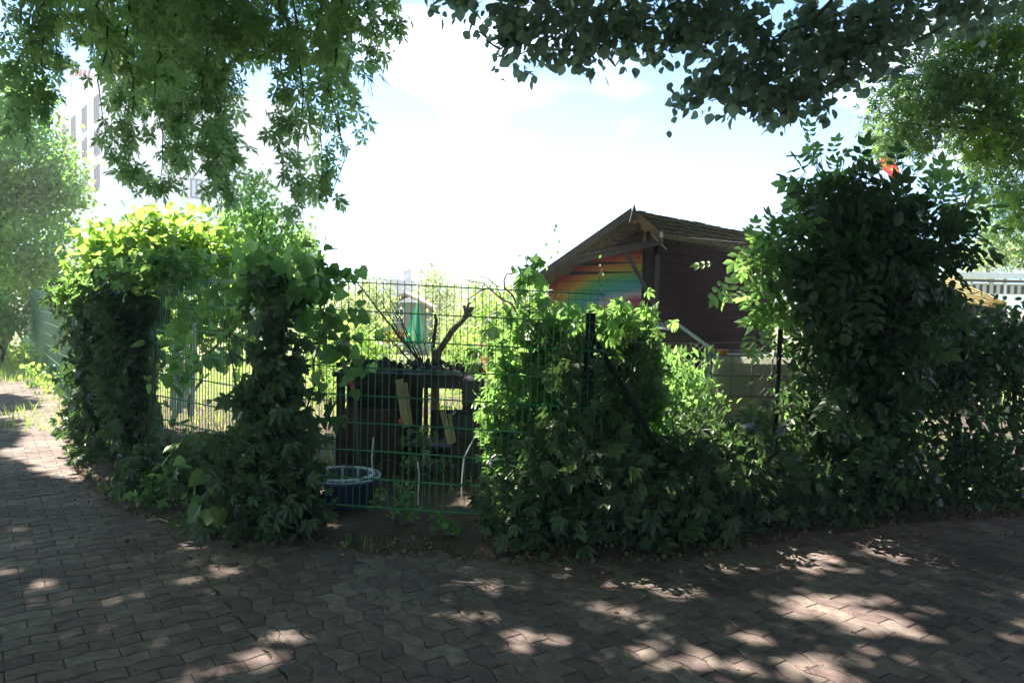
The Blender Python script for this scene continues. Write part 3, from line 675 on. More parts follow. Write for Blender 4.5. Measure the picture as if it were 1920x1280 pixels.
# ------------------------------------------------------------------ things in the garden
# closed parasol
pa = empty('parasol', tuple(R(783, 760, 12.5)), 'closed green and white striped parasol in the middle of the garden', 'parasol')
tp = R(784, 563, 12.5)
for col, ph in (('green', 0), ('white', 1)):
    m = MB(); n = 24
    for i in range(n):
        if (i // 3) % 2 != ph: continue
        prof = [(0.0, 0), (.03, -.08), (.07, -.3), (.13, -.55), (.17, -.74), (.12, -.74)]
        vs = []
        for j in (0, 1):
            a = 2 * math.pi * (i + j) / n; fold = 1 + .22 * math.cos((i + j) * math.pi)
            for r_, z_ in prof: vs.append((tp.x + r_ * fold * math.cos(a) - .1 * abs(z_) * .2, tp.y + r_ * fold * math.sin(a), tp.z + z_ - (.05 * math.cos(a * 3) if z_ < -.7 else 0)))
        m.add(vs, [(k, k + 1, k + 7, k + 6) for k in range(5)])
    m.build('canopy_panel', leafmat('parasol_' + col, *(((.01, .36, .27), (.02, .42, .32), (.02, .6, .45)) if ph == 0 else ((.6, .66, .6), (.7, .74, .68), (.7, .8, .7))), .5, .8, .1), pa)
m = MB(); m.tube([(tp.x, tp.y, 0), (tp.x, tp.y, tp.z + .05)], .018, 8); m.build('pole', M['white'], pa)
m = MB(); m.lathe((tp.x, tp.y, 0), [(0, .08), (.05, .08), (.2, .05), (.22, 0), (0, 0)], 16); m.build('base', M['grey_wood'], pa)

# little summer house far back
sx = R(760, 600, 24); hs = empty('summer_house', (sx.x, 24, 0), 'small pale summer house behind the closed parasol', 'summer house')
m = MB(); m.box((sx.x, 24.8, .75), (1.35, 1.6, 1.5)); m.build('wall', simple('grey_green_boards', (.22, .25, .2), .7, stretch=(4, 1, .3)), hs)
m = MB(); z0 = R(772, 573, 24).z; z1 = R(772, 548, 24).z
for s in (-1, 1):
    m.add([(sx.x + s * .88, 23.8, z0 - .02), (sx.x - s * .002, 23.8, z1), (sx.x - s * .002, 25.8, z1), (sx.x + s * .88, 25.8, z0 - .02), (sx.x + s * .88, 23.8, z0 - .1), (sx.x - s * .002, 23.8, z1 - .08), (sx.x - s * .002, 25.8, z1 - .08), (sx.x + s * .88, 25.8, z0 - .1)], [(0, 1, 2, 3), (7, 6, 5, 4), (0, 4, 5, 1), (1, 5, 6, 2), (2, 6, 7, 3), (3, 7, 4, 0)])
m.build('roof', simple('pink_tiles', (.52, .38, .32), .8, var=.2), hs)
for dx in (-.25,):
    m = MB(); m.box((sx.x + dx, 23.985, 1.1), (.4, .03, .42)); wnd = m.build('window', M['glass'], hs)
    m = MB(); [m.box((sx.x + dx + q * .1, 23.96, 1.1), (.02, .02, .44)) for q in (-2, -.7, .7, 2)]; [m.box((sx.x + dx, 23.955, 1.1 + q * .21), (.44, .02, .03)) for q in (-1, 0, 1)]; f_ = m.build('window_frame', M['white'], wnd); f_.matrix_parent_inverse = Matrix.Identity(4)
    f_.location = -hs.location + hs.location

# white garden table with wooden crate
gt = R(742, 665, 14); t_ = empty('garden_table', (gt.x, 14, 0), 'white garden table left of the closed parasol', 'table')
ztab = R(742, 643, 14).z; m = MB(); m.box((gt.x, 14, ztab - .02), (.75, .5, .04), bev=.01); m.build('tabletop', M['white'], t_)
for a in (-1, 1):
    for b in (-1, 1): m = MB(); m.beam((gt.x + a * .34, 14 + b * .2, 0), (gt.x + a * .32, 14 + b * .19, ztab - .03), .04, .04, (0, 1, 0)); m.build('leg', M['white'], t_)
cr = empty('wooden_crate', (gt.x, 13.95, ztab), 'orange brown wooden crate on the white garden table', 'crate'); m = MB()
for k in range(3):
    z = ztab + .035 + k * .075
    for s in (-1, 1): m.box((gt.x, 13.95 + s * .13, z), (.34, .014, .06)); m.box((gt.x + s * .165, 13.95, z), (.014, .24, .06))
m.build('slat_side', simple('orange_wood', (.42, .22, .06), .7), cr)
for a, b in ((-1, -1), (-1, 1), (1, -1), (1, 1)): m = MB(); m.box((gt.x + a * .155, 13.95 + b * .12, ztab + .11), (.022, .022, .22)); m.build('corner_block', M['wood_pale'], cr)

# white boards leaning
bd = empty('picket_boards', tuple(R(347, 790, 8.1)), 'stack of white painted picket boards leaning upright behind the left fence', 'boards')
for x0, y0, x1, y1 in ((331, 640, 322, 770), (342, 635, 338, 775), (352, 645, 346, 765), (366, 605, 360, 780), (358, 660, 352, 740), (330, 715, 326, 785)):
    m = MB(); p, q = R(x0, y0, 8.1 + random.uniform(-.05, .1)), R(x1, y1, 7.95 + random.uniform(-.04, .04)); m.beam(q, p, .042, .018, (0, 1, 0)); b_ = m.build('board', M['white'], bd)

# dark workbench
wb = empty('workbench', (R(770, 700, 7.4).x, 7.6, 0), 'low blackened wooden workbench littered with twigs behind the open mesh bay', 'workbench')
zt = R(770, 700, 7.3).z; xl, xr = R(632, 700, 7.4).x, R(905, 700, 7.4).x
m = MB()
for k in range(5): m.box(((xl + xr) / 2 + random.uniform(-.02, .02), 7.3 + k * .13, zt - .02 + random.uniform(-.004, .006)), (xr - xl, .12, .04), bev=.006)
m.build('top', M['wood_dark'], wb)
m = MB(); m.box(((xl + xr) / 2, 7.27, zt - .085), (xr - xl - .06, .03, .09)); m.build('apron', M['wood_dark'], wb)
for x in (xl + .06, xr - .06):
    for y in (7.3, 7.85): m = MB(); m.box((x, y, zt / 2 - .02), (.07, .07, zt - .04)); m.build('leg', M['wood_dark'], wb)
m = MB(); m.box(((xl + xr) / 2 - .32, 7.90, zt * .46), (.78, .02, zt * .88)); m.box(((xl + xr) / 2 + .56, 7.93, zt * .42), (.16, .02, zt * .82)); m.box(((xl + xr) / 2 + .4, 7.95, zt * .28), (.5, .02, zt * .55)); m.build('back_and_shade_panel', M['wood_dark'], wb)  # two dark boards beside the first are added as shade behind the legs
m = MB(); m.box(((xl + xr) / 2, 7.6, .25), (xr - xl - .1, .5, .03)); m.build('shelf', M['wood_dark'], wb)
P = np.stack([rng.uniform(xl, xr, 420), rng.uniform(7.22, 7.9, 420), zt + rng.uniform(0, .07, 420)], 1)
lit_ = link('dead_leaves', leaves_mesh('dead_leaves', P, rng.uniform(.03, .09, 420), 'wide', (0, 0, .1), (0, 0, 1), 1, .6), simple('black_litter', (.05, .045, .045), .8, var=.6, scale=30)); tag(lit_, 'dark litter of leaves and twigs on the blackened workbench', 'litter', None, 'stuff')
kx = R(888, 730, 7.15); m = MB(); m.box((kx.x, 7.12, R(0, 728, 7.15).z + .08), (.20, .2, .26), bev=.02)
bx = empty('plastic_box', (kx.x, 7.12, .6), 'black plastic box with small white marks at the right end of the workbench', 'box'); m.build('body', M['black'], bx)
for k in range(7): m = MB(); m.box((kx.x + .06 + random.uniform(-.008, .008), 7.012, kx.z - .02 + k * .028), (random.uniform(.012, .03), .004, .007), 0, 0, .3); m.build('white_mark', M['white'], bx)
for x0, y0, x1, y1, Y, wdt, lab in ((748, 712, 762, 800, 7.1, .07, 'pale wide plank leaning under the workbench, left of the other one'), (830, 770, 845, 832, 6.9, .05, 'pale narrow split plank leaning at the right under the workbench')):
    m = MB(); m.beam(R(x1, y1, Y - .1), R(x0, y0, Y + .1), wdt, .025, (0, 1, 0)); m.beam(R(x1 + 8, y1 - 4, Y - .08), R(x0 + 12, y0 + 6, Y + .1), wdt * .5, .02, (0, 1, 0)); tag(m.build('plank', M['wood_pale']), lab, 'plank')
rp_ = empty('red_stake', tuple(R(668, 790, 7.1)), 'slanting red stake at the left end of the workbench', 'stake')
m = MB(); m.beam(R(645, 684, 7.15), R(668, 745, 7.05), .032, .02, (0, 1, 0)); m.build('red_section', simple('faded_red', (.42, .09, .07), .6), rp_)
m = MB(); m.beam(R(668, 745, 7.05), R(672, 940, 6.9), .026, .018, (0, 1, 0)); m.build('bare_section', M['grey_wood'], rp_)
m = MB(); q = R(748, 735, 7.0); m.lathe((q.x, q.y, q.z - .02), [(.03, 0), (.035, .05), (.03, .1), (.024, .1), (.026, .02), (0, .01)], 12)
m = MB(); q = R(905, 690, 7.3); m.lathe((q.x, q.y, zt), [(0, 0), (.03, 0), (.032, .045), (.02, .055), (0, .056)], 14)
tag(m.build('red_can', M['red'], None, True), 'small red can on the right end of the workbench', 'can')
q = R(752, 790, 6.9); m = MB(); m.lathe((q.x, q.y, q.z - .03), [(0, 0), (.02, .005), (.026, .03), (.02, .052), (0, .058)], 12); tag(m.build('garden_ornament', simple('pink_plastic', (.7, .12, .14), .4), None, True), 'tiny pinkish red knob hanging on the pale plank', 'knob')

# second trestle, more dark stuff
m = MB()
ct = empty('plastic_crate', tuple(R(865, 860, 6.9)), 'black plastic crate right of the pale planks under the workbench', 'crate')
q = R(878, 800, 6.95)
for s in (-1, 1): m.box((q.x, 7.1 + s * .16, q.z), (.28, .012, .2)); m.box((q.x + s * .14, 7.1, q.z), (.012, .31, .2))
m.box((q.x, 7.1, q.z - .1), (.28, .32, .012)); m.build('crate_side', M['black'], ct)
m = MB(); m.tube([(q.x - .145, 6.93, q.z + .1), (q.x + .145, 6.93, q.z + .1), (q.x + .145, 7.27, q.z + .1), (q.x - .145, 7.27, q.z + .1), (q.x - .145, 6.93, q.z + .1)], .009, 6); m.build('rim', M['black'], ct)
m = MB(); m.box((q.x, 7.1, (q.z - .11) / 2), (.3, .3, q.z - .12), bev=.01); tag(m.build('stone_block', M['wood_dark']), 'dark block carrying the black crate beneath the workbench', 'block')
m = MB(); q = R(700, 780, 7.2); m.box((q.x, 7.2, .33), (.55, .1, .62), bev=.01); tag(m.build('old_door_panel', simple('rusty_brown', (.06, .03, .024), .8, var=.5, scale=7, bump=.4)), 'dark wooden panel standing behind the blue tub', 'panel')

# blue tub
tb = empty('tub', tuple(R(640, 950, 6.05)), 'round dark blue plastic tub on the soil just behind the mesh fence', 'tub')
q = R(640, 908, 6.1); m = MB()
m.lathe((q.x, 6.12, .03), [(0, .0), (.24, .0), (.295, .2), (.31, .205), (.312, .225), (.295, .23), (.28, .21), (.235, .03), (0, .025)], 40)
m.build('body', simple('blue_plastic', (.05, .06, .14), .4, var=.2), tb, True)
m = MB(); m.tube([(q.x + .302 * math.cos(a * math.pi / 20), 6.12 + .302 * math.sin(a * math.pi / 20), .262) for a in range(0, 41)], .009, 6); m.build('rim', M['white'] if False else simple('sky_tinted_rim', (.4, .5, .7), .3), tb, True)  # sky reflected on the rim is put into its pale colour
m = MB(); m.lathe((q.x, 6.12, .12), [(0, 0), (.262, 0)], 40); 
wm = simple('tub_water', (.02, .03, .04), .05, spec=.9); m.build('water', wm, tb)
bk = empty('wire_basket', (q.x, 6.15, .15), 'white wire basket standing in the blue tub', 'basket')
m = MB(); m.tube([(q.x + .25 * math.cos(a * math.pi / 16), 6.12 + .25 * math.sin(a * math.pi / 16), .275) for a in range(0, 33)], .010, 6); m.build('hoop', M['white'], bk)
for a in [i * math.pi / 6 + .2 for i in range(12)]: m = MB(); m.beam((q.x + .25 * math.cos(a), 6.12 + .25 * math.sin(a), .13), (q.x + .25 * math.cos(a), 6.12 + .25 * math.sin(a), .275), .022, .008, (0, 1, 0)); m.build('upright', M['white'], bk)

# thin stakes, edging hoops
for pts, Y, lab in ((((700, 820), (697, 860), (699, 905)), 6.35, 'thin white rod stuck in the soil above the blue tub'), (((783, 866), (786, 890), (784, 925)), 6.1, 'short white rod in the middle of the open mesh bay'), (((893, 812), (870, 858), (866, 900)), 6.3, 'bent white rod at the left edge of the bright creeper')):
    m = MB(); pp = [R(x, y, Y) for x, y in pts]; pp.append(Vector((pp[-1].x, pp[-1].y, -.02))); m.tube(pp, .006, 6); tag(m.build('metal_rod', M['white']), lab, 'rod', 'thin white rods in the soil')
ed = empty('wire_edging', tuple(R(760, 900, 6.2)), 'low scalloped wire edging drooping behind the mesh fence', 'edging')
m = MB(); m.tube([R(640 + i * 5, 868 - 0.06 * i + 6 * math.sin(i * .62), 6.2) for i in range(44)], .0028, 5, False); m.build('wire', M['grey_wood'], ed)
for x in (660, 712, 765, 815, 850): m = MB(); m.tube([R(x, 868, 6.2), Vector((R(x, 868, 6.2).x, 6.2, -.02))], .003, 5, False); m.build('stake', M['grey_wood'], ed)

# pollarded small tree, bare shrub, twisted branch
pt = empty('pollard_tree', tuple(R(822, 780, 9.4)), 'small pollarded tree with a knobbly slanting limb behind the workbench', 'tree')
m = MB(); b0 = R(815, 800, 9.4); b0.z = 0
m.tube([b0, R(816, 700, 9.4), R(822, 660, 9.4), R(848, 620, 9.4), R(868, 600, 9.4), R(876, 588, 9.4)], [.06, .052, .042, .036, .03, .042], 9)
for x, y in ((870, 572), (879, 566), (884, 575), (889, 576), (886, 590)): m.tube([R(874, 592, 9.4), R(x, y, 9.4)], [.026, .014], 6)
m.tube([R(816, 690, 9.4), R(812, 650, 9.45), R(818, 600, 9.4), R(815, 588, 9.4)], [.03, .026, .02, .018], 7)
m.build('trunk', M['bark'], pt)
foliage('sprout_foliage', pt, M['tree'], [pb(850, 690, 9.4, 50, 26, .2, 140), pb(812, 655, 9.4, 14, 30, .1, 30)], 'ovate', .06)
bs = empty('bare_shrub', tuple(R(770, 790, 8.8)), 'leafless shrub with long thin arching branches left of the pollarded tree', 'shrub')
m = MB()
for x0, y0, x1, y1 in ((800, 700, 700, 540), (800, 700, 725, 560), (800, 690, 660, 520), (800, 700, 745, 590), (805, 700, 790, 620), (800, 700, 690, 590), (800, 700, 770, 590), (805, 700, 840, 610), (800, 690, 640, 490), (795, 700, 710, 610), (803, 700, 715, 525)):
    p = R(x0, y0, 8.8); q = R(x1, y1, 8.8 + random.uniform(-.3, .3)); mid = p.lerp(q, .5) + Vector((.03, 0, -.06)); pts = [p.lerp(mid, i / 4) for i in range(4)] + [mid.lerp(q, i / 5) for i in range(6)]
    pts = [v + Vector((random.gauss(0, .008), 0, random.gauss(0, .008))) for v in pts]; m.tube(pts, [.011 * (1 - .8 * i / 9) for i in range(10)], 5)
p = R(800, 700, 8.8); m.tube([(p.x, p.y, 0), p], [.03, .018], 7); m.build('branch', M['twig'], bs)
tw = empty('twisted_hazel', tuple(R(960, 800, 9.6)), 'twisted bare branches above the middle of the mesh fence', 'shrub')
m = MB()
def curly(pts, r, Y=9.6): m.tube([R(x, y, Y) for x, y in pts], [r * (1 - .6 * i / len(pts)) for i in range(len(pts))], 6)
curly([(965, 640), (975, 600), (960, 570), (940, 560), (925, 548), (918, 540), (900, 545), (880, 560)], .014)
curly([(925, 548), (905, 530), (885, 528), (865, 522)], .008); curly([(940, 558), (930, 535), (912, 520), (895, 518), (880, 526)], .007)
curly([(985, 600), (960, 552), (946, 540), (945, 525), (950, 514), (962, 512), (970, 510)], .013); curly([(975, 600), (1000, 560), (1010, 545), (990, 530)], .009); curly([(918, 540), (925, 525), (915, 518)], .006)
p = R(965, 640, 9.6); m.tube([(p.x, p.y, 0), (p.x + .03, p.y, p.z * .5), p], [.03, .022, .014], 7); m.build('branch', M['twig'], tw)

# leaf litter / small weeds
def scatter_litter(n, box, size, zr=.02):
    P = np.stack([rng.uniform(box[0], box[1], n), rng.uniform(box[2], box[3], n), np.zeros(n)], 1); return P
P = []
for x in rng.uniform(-4.2, 7, 6000):
    y = float(bedY(x)) + abs(rng.normal(0, .22)) - .10 - (rng.random() < .12) * rng.uniform(0, .9); P.append((x, y, .03 if y > float(bedY(x)) + .1 else .006))
for x, y in zip(rng.uniform(-.6, .4, 260), rng.uniform(5.75, 6.6, 260)): P.append((x, y, .02))
P = np.array(P)
tag(link('leaf_litter', leaves_mesh('leaf_litter', P, rng.uniform(.012, .04, len(P)), 'wide', (0, 0, .05), (0, 0, 1), .8, .35), M['litter']), 'dry brown leaf litter along the foot of the fences', 'leaf litter', None, 'stuff')
# little scattered bits on the pavement
P = np.stack([rng.uniform(-5, 5, 700), rng.uniform(2.5, 7.5, 700), np.full(700, .004)], 1); P = P[P[:, 1] < bedY(P[:, 0])]
tag(link('leaf_scraps', leaves_mesh('leaf_scraps', P, rng.uniform(.006, .022, len(P)), 'wide', (0, 0, .05), (0, 0, 1), .8, .3), M['litter']), 'tiny pale leaf scraps scattered over the paving', 'leaf scraps', None, 'stuff')
m = MB(); m.tube([G(275, 975, .02), G(300, 972, .03), G(335, 985, .03), G(350, 992, .02)], [.003, .005, .004, .002], 5); m.tube([G(335, 985, .03), G(350, 975, .04), G(352, 968, .04)], [.003, .002, .001], 4); tag(m.build('twig', simple('pale_twig', (.35, .28, .18), .8)), 'pale forked twig on the litter at the left hedge foot', 'twig')
for x, y, h, lab in ((745, 985, .32, 'pale leafy weed at the foot of the open mesh bay'), (795, 905, .55, 'slender leafy weed with bright tip leaves standing under the workbench'), (828, 1010, .16, 'small low weed between the pale weed and the bright creeper'), (1110, 960, .3, 'pale weed below the end post of the mesh fence')):
    g0 = G(x, y, .02); g0.y = max(g0.y, float(bedY(g0.x)) + .1)
    wd_ = empty('weed', tuple(g0), lab, 'weed'); foliage('foliage', wd_, M['creeper'], [((g0.x, g0.y, h * .55), (h * .55, h * .4, h * .5), int(h * 420))], 'wide', .05, cr=.03, tip=(0, -.3, .1), nrm=(0, -.5, .8))
    m = MB(); [m.tube(wander(g0, g0 + Vector((random.uniform(-.1, .1), random.uniform(-.05, .05), h)), 4, .01), [.004, .004, .003, .002, .001], 4) for _ in range(5)]; m.build('stem', M['twig'], wd_)

# ------------------------------------------------------------------ garden greenery behind
def plant(name, base, label, cat, mat, blobs, tmpl, size, trunk=None, group=None, **kw):
    o = empty(name, base, label, cat, group)
    foliage('crown' if cat == 'tree' else 'foliage', o, M[mat], blobs, tmpl, size, **kw)
    m = MB()
    for (a, b, r1, r2) in (trunk or []): limb(m, a, b, r1, r2)
    if trunk: m.build('trunk' if cat == 'tree' else 'stem', M['bark'], o)
    return o
def up_from(px, Y): p = R(px, 600, Y); return (p.x, p.y, 0)
plant('vine_bush', up_from(300, 9.6), 'sunlit yellow green bush behind the left corner of the fence', 'bush', 'sunny',
      [pb(235, 470, 9.4, 55, 40, .5, 520), pb(310, 440, 9.4, 48, 34, .5, 420), pb(390, 465, 9.4, 50, 40, .5, 420), pb(300, 480, 9.4, 120, 50, .6, 1100), pb(330, 580, 9.6, 130, 80, .6, 900), pb(450, 600, 9.8, 90, 80, .6, 600), pb(170, 445, 9.2, 22, 16, .2, 30), pb(200, 520, 9.3, 60, 60, .5, 400)],
      'heart', .11, [(up_from(300, 9.6), R(300, 480, 9.5), .05, .02), (up_from(320, 9.6), R(390, 460, 9.5), .04, .015), (up_from(290, 9.6), R(230, 460, 9.5), .04, .015), (up_from(330, 9.8), R(460, 560, 9.7), .03, .01)], nrm=(-.3, .2, .9), tip=(0, -.4, -.4), cr=.12)
plant('leafy_shrub', up_from(500, 10.5), 'tall upright shrub with thin shoots left of the sky gap', 'shrub', 'fresh',
      [pb(480, 420, 10.4, 45, 50, .4, 900), pb(540, 460, 10.4, 45, 45, .4, 800), pb(450, 480, 10.3, 60, 45, .4, 900), pb(550, 500, 10.3, 50, 40, .4, 600), pb(482, 345, 10.4, 8, 32, .08, 110), pb(462, 370, 10.4, 8, 30, .08, 90), pb(430, 400, 10.4, 14, 45, .1, 160), pb(505, 370, 10.4, 10, 30, .1, 80), pb(560, 580, 10.3, 60, 60, .4, 500)],
      'ovate', .075, [(up_from(500, 10.5), R(490, 430, 10.4), .06, .02), (R(490, 520, 10.4), R(482, 320, 10.4), .02, .004), (R(480, 520, 10.4), R(430, 370, 10.4), .02, .004)], cr=.09)
for i, (x, y, Y, rx, ry, n, mat, lab) in enumerate((
    (665, 600, 17, 45, 62, 900, 'pale', 'pale yellow bush left of the summer house'),
    (820, 545, 26, 42, 45, 1500, 'pale', 'rounded pale green tree peeking above the fence behind the parasol'),
    (905, 580, 22, 62, 62, 2000, 'pale', 'wide feathery pale tree behind the pollarded limb'),
    (985, 585, 18, 50, 60, 1200, 'pale', 'pale bush left of the painted shed, behind the twisted branches'),
    (870, 660, 14, 50, 36, 900, 'sunny', 'grassy green bush beside the pollarded tree'),
    (600, 640, 13, 50, 60, 900, 'sunny', 'green bush behind the creeper post, left of the bare shrub'),
    (690, 650, 12, 40, 40, 700, 'sunny', 'low yellow green bush just left of the white garden table'),
    (925, 620, 13, 40, 70, 1500, 'sunny', 'upright yellow green grass clump right of the pollarded limb'),
    (1000, 640, 10.5, 45, 60, 900, 'sunny', 'green shrub between the pink blossom and the bright creeper'),
    (700, 555, 20, 34, 26, 700, 'pale', 'pale treetop left of the summer house roof'),
    (850, 630, 16, 40, 50, 900, 'pale', 'pale bush right of the closed parasol'))):
    plant('garden_bush', up_from(x, Y), lab, 'bush', mat, [pb(x, y, Y, rx, ry, rx * Y / F, n), pb(x - rx * .3, y - ry * .5, Y, rx * .5, ry * .5, .5, n // 4), pb(x + rx * .4, y + ry * .5, Y, rx * .7, ry * .7, .6, n // 3), pb(x, y + ry * 1.3, Y, rx, ry * .6, .8, n // 2)], 'narrow' if i in (2, 4) else 'quad', .10 if Y > 16 else .075, [(up_from(x, Y), R(x, y, Y), .05, .02)], cr=.16, nrm=(0, 0, 1))
plant('blossom_bush', up_from(955, 11.5), 'low bush with peach pink blossom seen through the mesh right of the workbench', 'bush', 'blossom', [pb(950, 655, 11.5, 45, 22, .3, 520), pb(925, 660, 11.5, 25, 18, .2, 160)], 'wide', .055, [(up_from(955, 11.5), R(950, 655, 11.5), .03, .01)], cr=.06)
plant('weed_thicket', up_from(1270, 7.6), 'tall wild weeds in front of the lean-to', 'weeds', 'tree', [pb(1270, 740, 7.5, 60, 60, .3, 700), pb(1240, 700, 7.6, 40, 40, .3, 240), pb(1310, 780, 7.4, 50, 40, .3, 300), pb(1285, 690, 7.6, 40, 18, .2, 60)], 'narrow', .10, [(up_from(1270, 7.6), R(1262, 660, 7.6), .006, .002), (up_from(1290, 7.6), R(1300, 640, 7.6), .006, .002), (up_from(1250, 7.6), R(1245, 680, 7.6), .006, .002)], cr=.08, tip=(0, 0, .8))
# left background trees
plant('broadleaf_tree', up_from(60, 19), 'light green tree filling the left edge in front of the white building', 'tree', 'tree',
      [pb(20, 190, 19, 60, 50, 1.2, 1800), pb(40, 300, 19, 95, 80, 1.5, 4200), pb(110, 360, 19, 45, 35, .8, 1000), pb(30, 420, 19, 95, 70, 1.5, 3200), pb(-60, 350, 19, 80, 150, 1.5, 3000), pb(60, 500, 19, 60, 40, 1, 1300)], 'wide', .13, [(up_from(0, 19), R(0, 380, 19), .2, .1), (R(0, 400, 19), R(90, 300, 19), .08, .02), (R(0, 400, 19), R(40, 220, 19), .07, .02)], cr=.2, tip=(0, -.3, -.5), nrm=(0, -.2, .9))
plant('garden_bush', up_from(60, 17), 'bright yellow green bush above the far end of the left fence', 'bush', 'sunny', [pb(60, 505, 19, 55, 24, .8, 700), pb(10, 520, 18, 50, 30, .8, 600)], 'quad', .13, None, cr=.18)
plant('garden_bush', up_from(0, 21.5), 'dark bush at the far left end of the mesh fence', 'bush', 'tree', [pb(-10, 590, 17.5, 48, 42, .8, 1600)], 'quad', .13, [(up_from(0, 17.5), R(0, 590, 17.5), .05, .02)], cr=.16)
plant('verge_weeds', tuple(G(75, 700)), 'bright weeds along the sunny foot of the left fence', 'weeds', 'sunny', [pb(68, 700, 13.3, 12, 22, .2, 120), pb(45, 660, 15, 18, 25, .3, 170), pb(88, 722, 12.5, 8, 14, .2, 60)], 'wide', .09, [(tuple(G(68, 725)), R(68, 690, 13.3), .006, .002)], cr=.08)
# right background tree
plant('broadleaf_tree', up_from(1860, 26), 'small pale tree behind the white awning on the right', 'tree', 'pale', [pb(1850, 480, 26, 45, 30, .8, 1100), pb(1900, 470, 26, 40, 35, .8, 900), pb(1820, 400, 30, 25, 30, .5, 300)], 'quad', .13, [(up_from(1860, 26), R(1860, 480, 26), .12, .05)], cr=.2)

# grass
P = np.stack([rng.uniform(-13, -7.2, 5200), rng.uniform(13, 21, 5200), np.zeros(5200) - .03], 1); P = P[P[:, 1] < np.interp(P[:, 0], bx_, by_) + .3]; P = P[(P[:, 1] > 13.4 + .9 * np.sin(P[:, 0] * 2) * .3)]
P2 = np.stack([rng.uniform(-7, 6, 9000), rng.uniform(9, 20, 9000), np.zeros(9000) - .03], 1)
P4 = np.stack([rng.uniform(-4.2, 6.5, 900), np.zeros(900), np.full(900, .02)], 1); P4[:, 1] = bedY(P4[:, 0]) + rng.normal(.03, .06, 900); P4[:, 0] += .03 * rng.normal(0, 1, 900); GS = P4
P3 = np.stack([rng.uniform(-3, .8, 500), rng.uniform(6.3, 9, 500), np.zeros(500) - .03], 1)
P = np.concatenate([P, P2, P3])
keepg = rng.random(900) < (np.sin(GS[:, 0] * 5) + np.sin(GS[:, 0] * 13 + 1) > .3); GS = GS[keepg]
tag(link('kerb_grass', leaves_mesh('kerb_grass', GS, rng.uniform(.03, .11, len(GS)), 'blade', (0, -.2, 1), (0, -1, .2), .4, .5), M['creeper']), 'short tufts of grass along the paving edge', 'grass', None, 'stuff')
tag(link('grass', leaves_mesh('grass', P, rng.uniform(.08, .26, len(P)), 'blade', (0, 0, 1), (0, -1, .2), .25, .5), M['grass']), 'sunlit grass of the verge and the garden', 'grass', None, 'stuff')

# ------------------------------------------------------------------ far buildings
bl = empty('apartment_building', tuple(R(195, 600, 60)), 'large white multi storey building behind the trees on the left', 'building')
def gp(px, Y): p = R(px, 550, Y); return Vector((p.x, p.y, 0))
c0, cl, crr = gp(197, 60), gp(112, 76), gp(600, 74); cb = cl + (crr - c0)
HB = R(197, 128, 60).z
m = MB(); q = [c0, crr, cb, cl]
m.add([(v.x, v.y, 0) for v in q] + [(v.x, v.y, HB) for v in q], [(0, 1, 5, 4), (1, 2, 6, 5), (2, 3, 7, 6), (3, 0, 4, 7), (4, 5, 6, 7)]); m.build('wall', M['render_wall'], bl)
m = MB()
for a, b in ((q[0], q[1]), (q[3], q[0])): m.beam((a.x, a.y, HB + .08), (b.x, b.y, HB + .08), .5, .2)
m.build('roof_edge', M['white'], bl)
M['pale_glass'] = simple('sky_tinted_glass', (.6, .66, .7), .2, var=.05)  # reflected sky is painted into these panes as a pale tone
def window(a, b, s, w_, z, h, gl='glass'):
    d = (b - a).normalized(); n_ = Vector((d.y, -d.x, 0)); n_ = n_ if n_.y < 0 else -n_
    p = a + (b - a) * s; m = MB(); rz = math.atan2(d.y, d.x)
    for zz in (-1, 1): m.box((p + n_ * .04 + Vector((0, 0, z + zz * h / 2))), (w_ + .12, .16, .1), rz)
    for xx in (-1, 0, 1): m.box((p + n_ * .04 + d * xx * w_ / 2 + Vector((0, 0, z))), (.1, .14, h), rz)
    f_ = m.build('window', M['frame_dark'], bl)
    m = MB(); m.box(p + n_ * .02 + Vector((0, 0, z)), (w_, .05, h), rz); g_ = m.build('pane', M['pale_glass' if gl == 'pale' else 'glass'], None); g_.parent = f_; g_.matrix_parent_inverse = (f_.matrix_parent_inverse).inverted() if False else Matrix.Translation(Vector((0, 0, 0)))
def zpx(px, py, Y): return R(px, py, Y).z
for row, (zc) in enumerate((zpx(180, 205, 62), zpx(180, 268, 62), zpx(180, 334, 62))):
    for s in (.12, .36, .60, .84): window(c0, cl, s, 1.6, zc, 1.9)
for px_, py_ in ((421, 236), (421, 296), (372, 354)):
    s = (px_ - 197) / (600 - 197) * .86; Yh = 60 + s * 14; window(c0, crr, s, .9, zpx(px_, py_, Yh), 1.5, 'pale')
for s in (.15, .38, .6, .83): window(c0, cl, s, 2.4, zpx(150, 487, 64), 1.8)
rb = empty('roof_barrier', (gp(150, 66).x, 66, HB), 'red and white striped barrier on the roof of the white building', 'barrier')
a = R(133, 136, 64); b = R(172, 140, 62); m = MB(); m.beam(a, b, .1, .6); m.build('board', M['render_wall'], rb)
for i in range(5): m = MB(); m.beam(a.lerp(b, (i + .25) / 5) + Vector((0, -.1, 0)), a.lerp(b, (i + .7) / 5) + Vector((0, -.1, -.0)), .06, .58); m.build('stripe', M['red'], rb)
for p_ in (a, b): m = MB(); m.beam((p_.x, p_.y, HB - 1), (p_.x, p_.y, p_.z), .08, .08, (0, 1, 0)); m.build('support', M['galv'], rb)

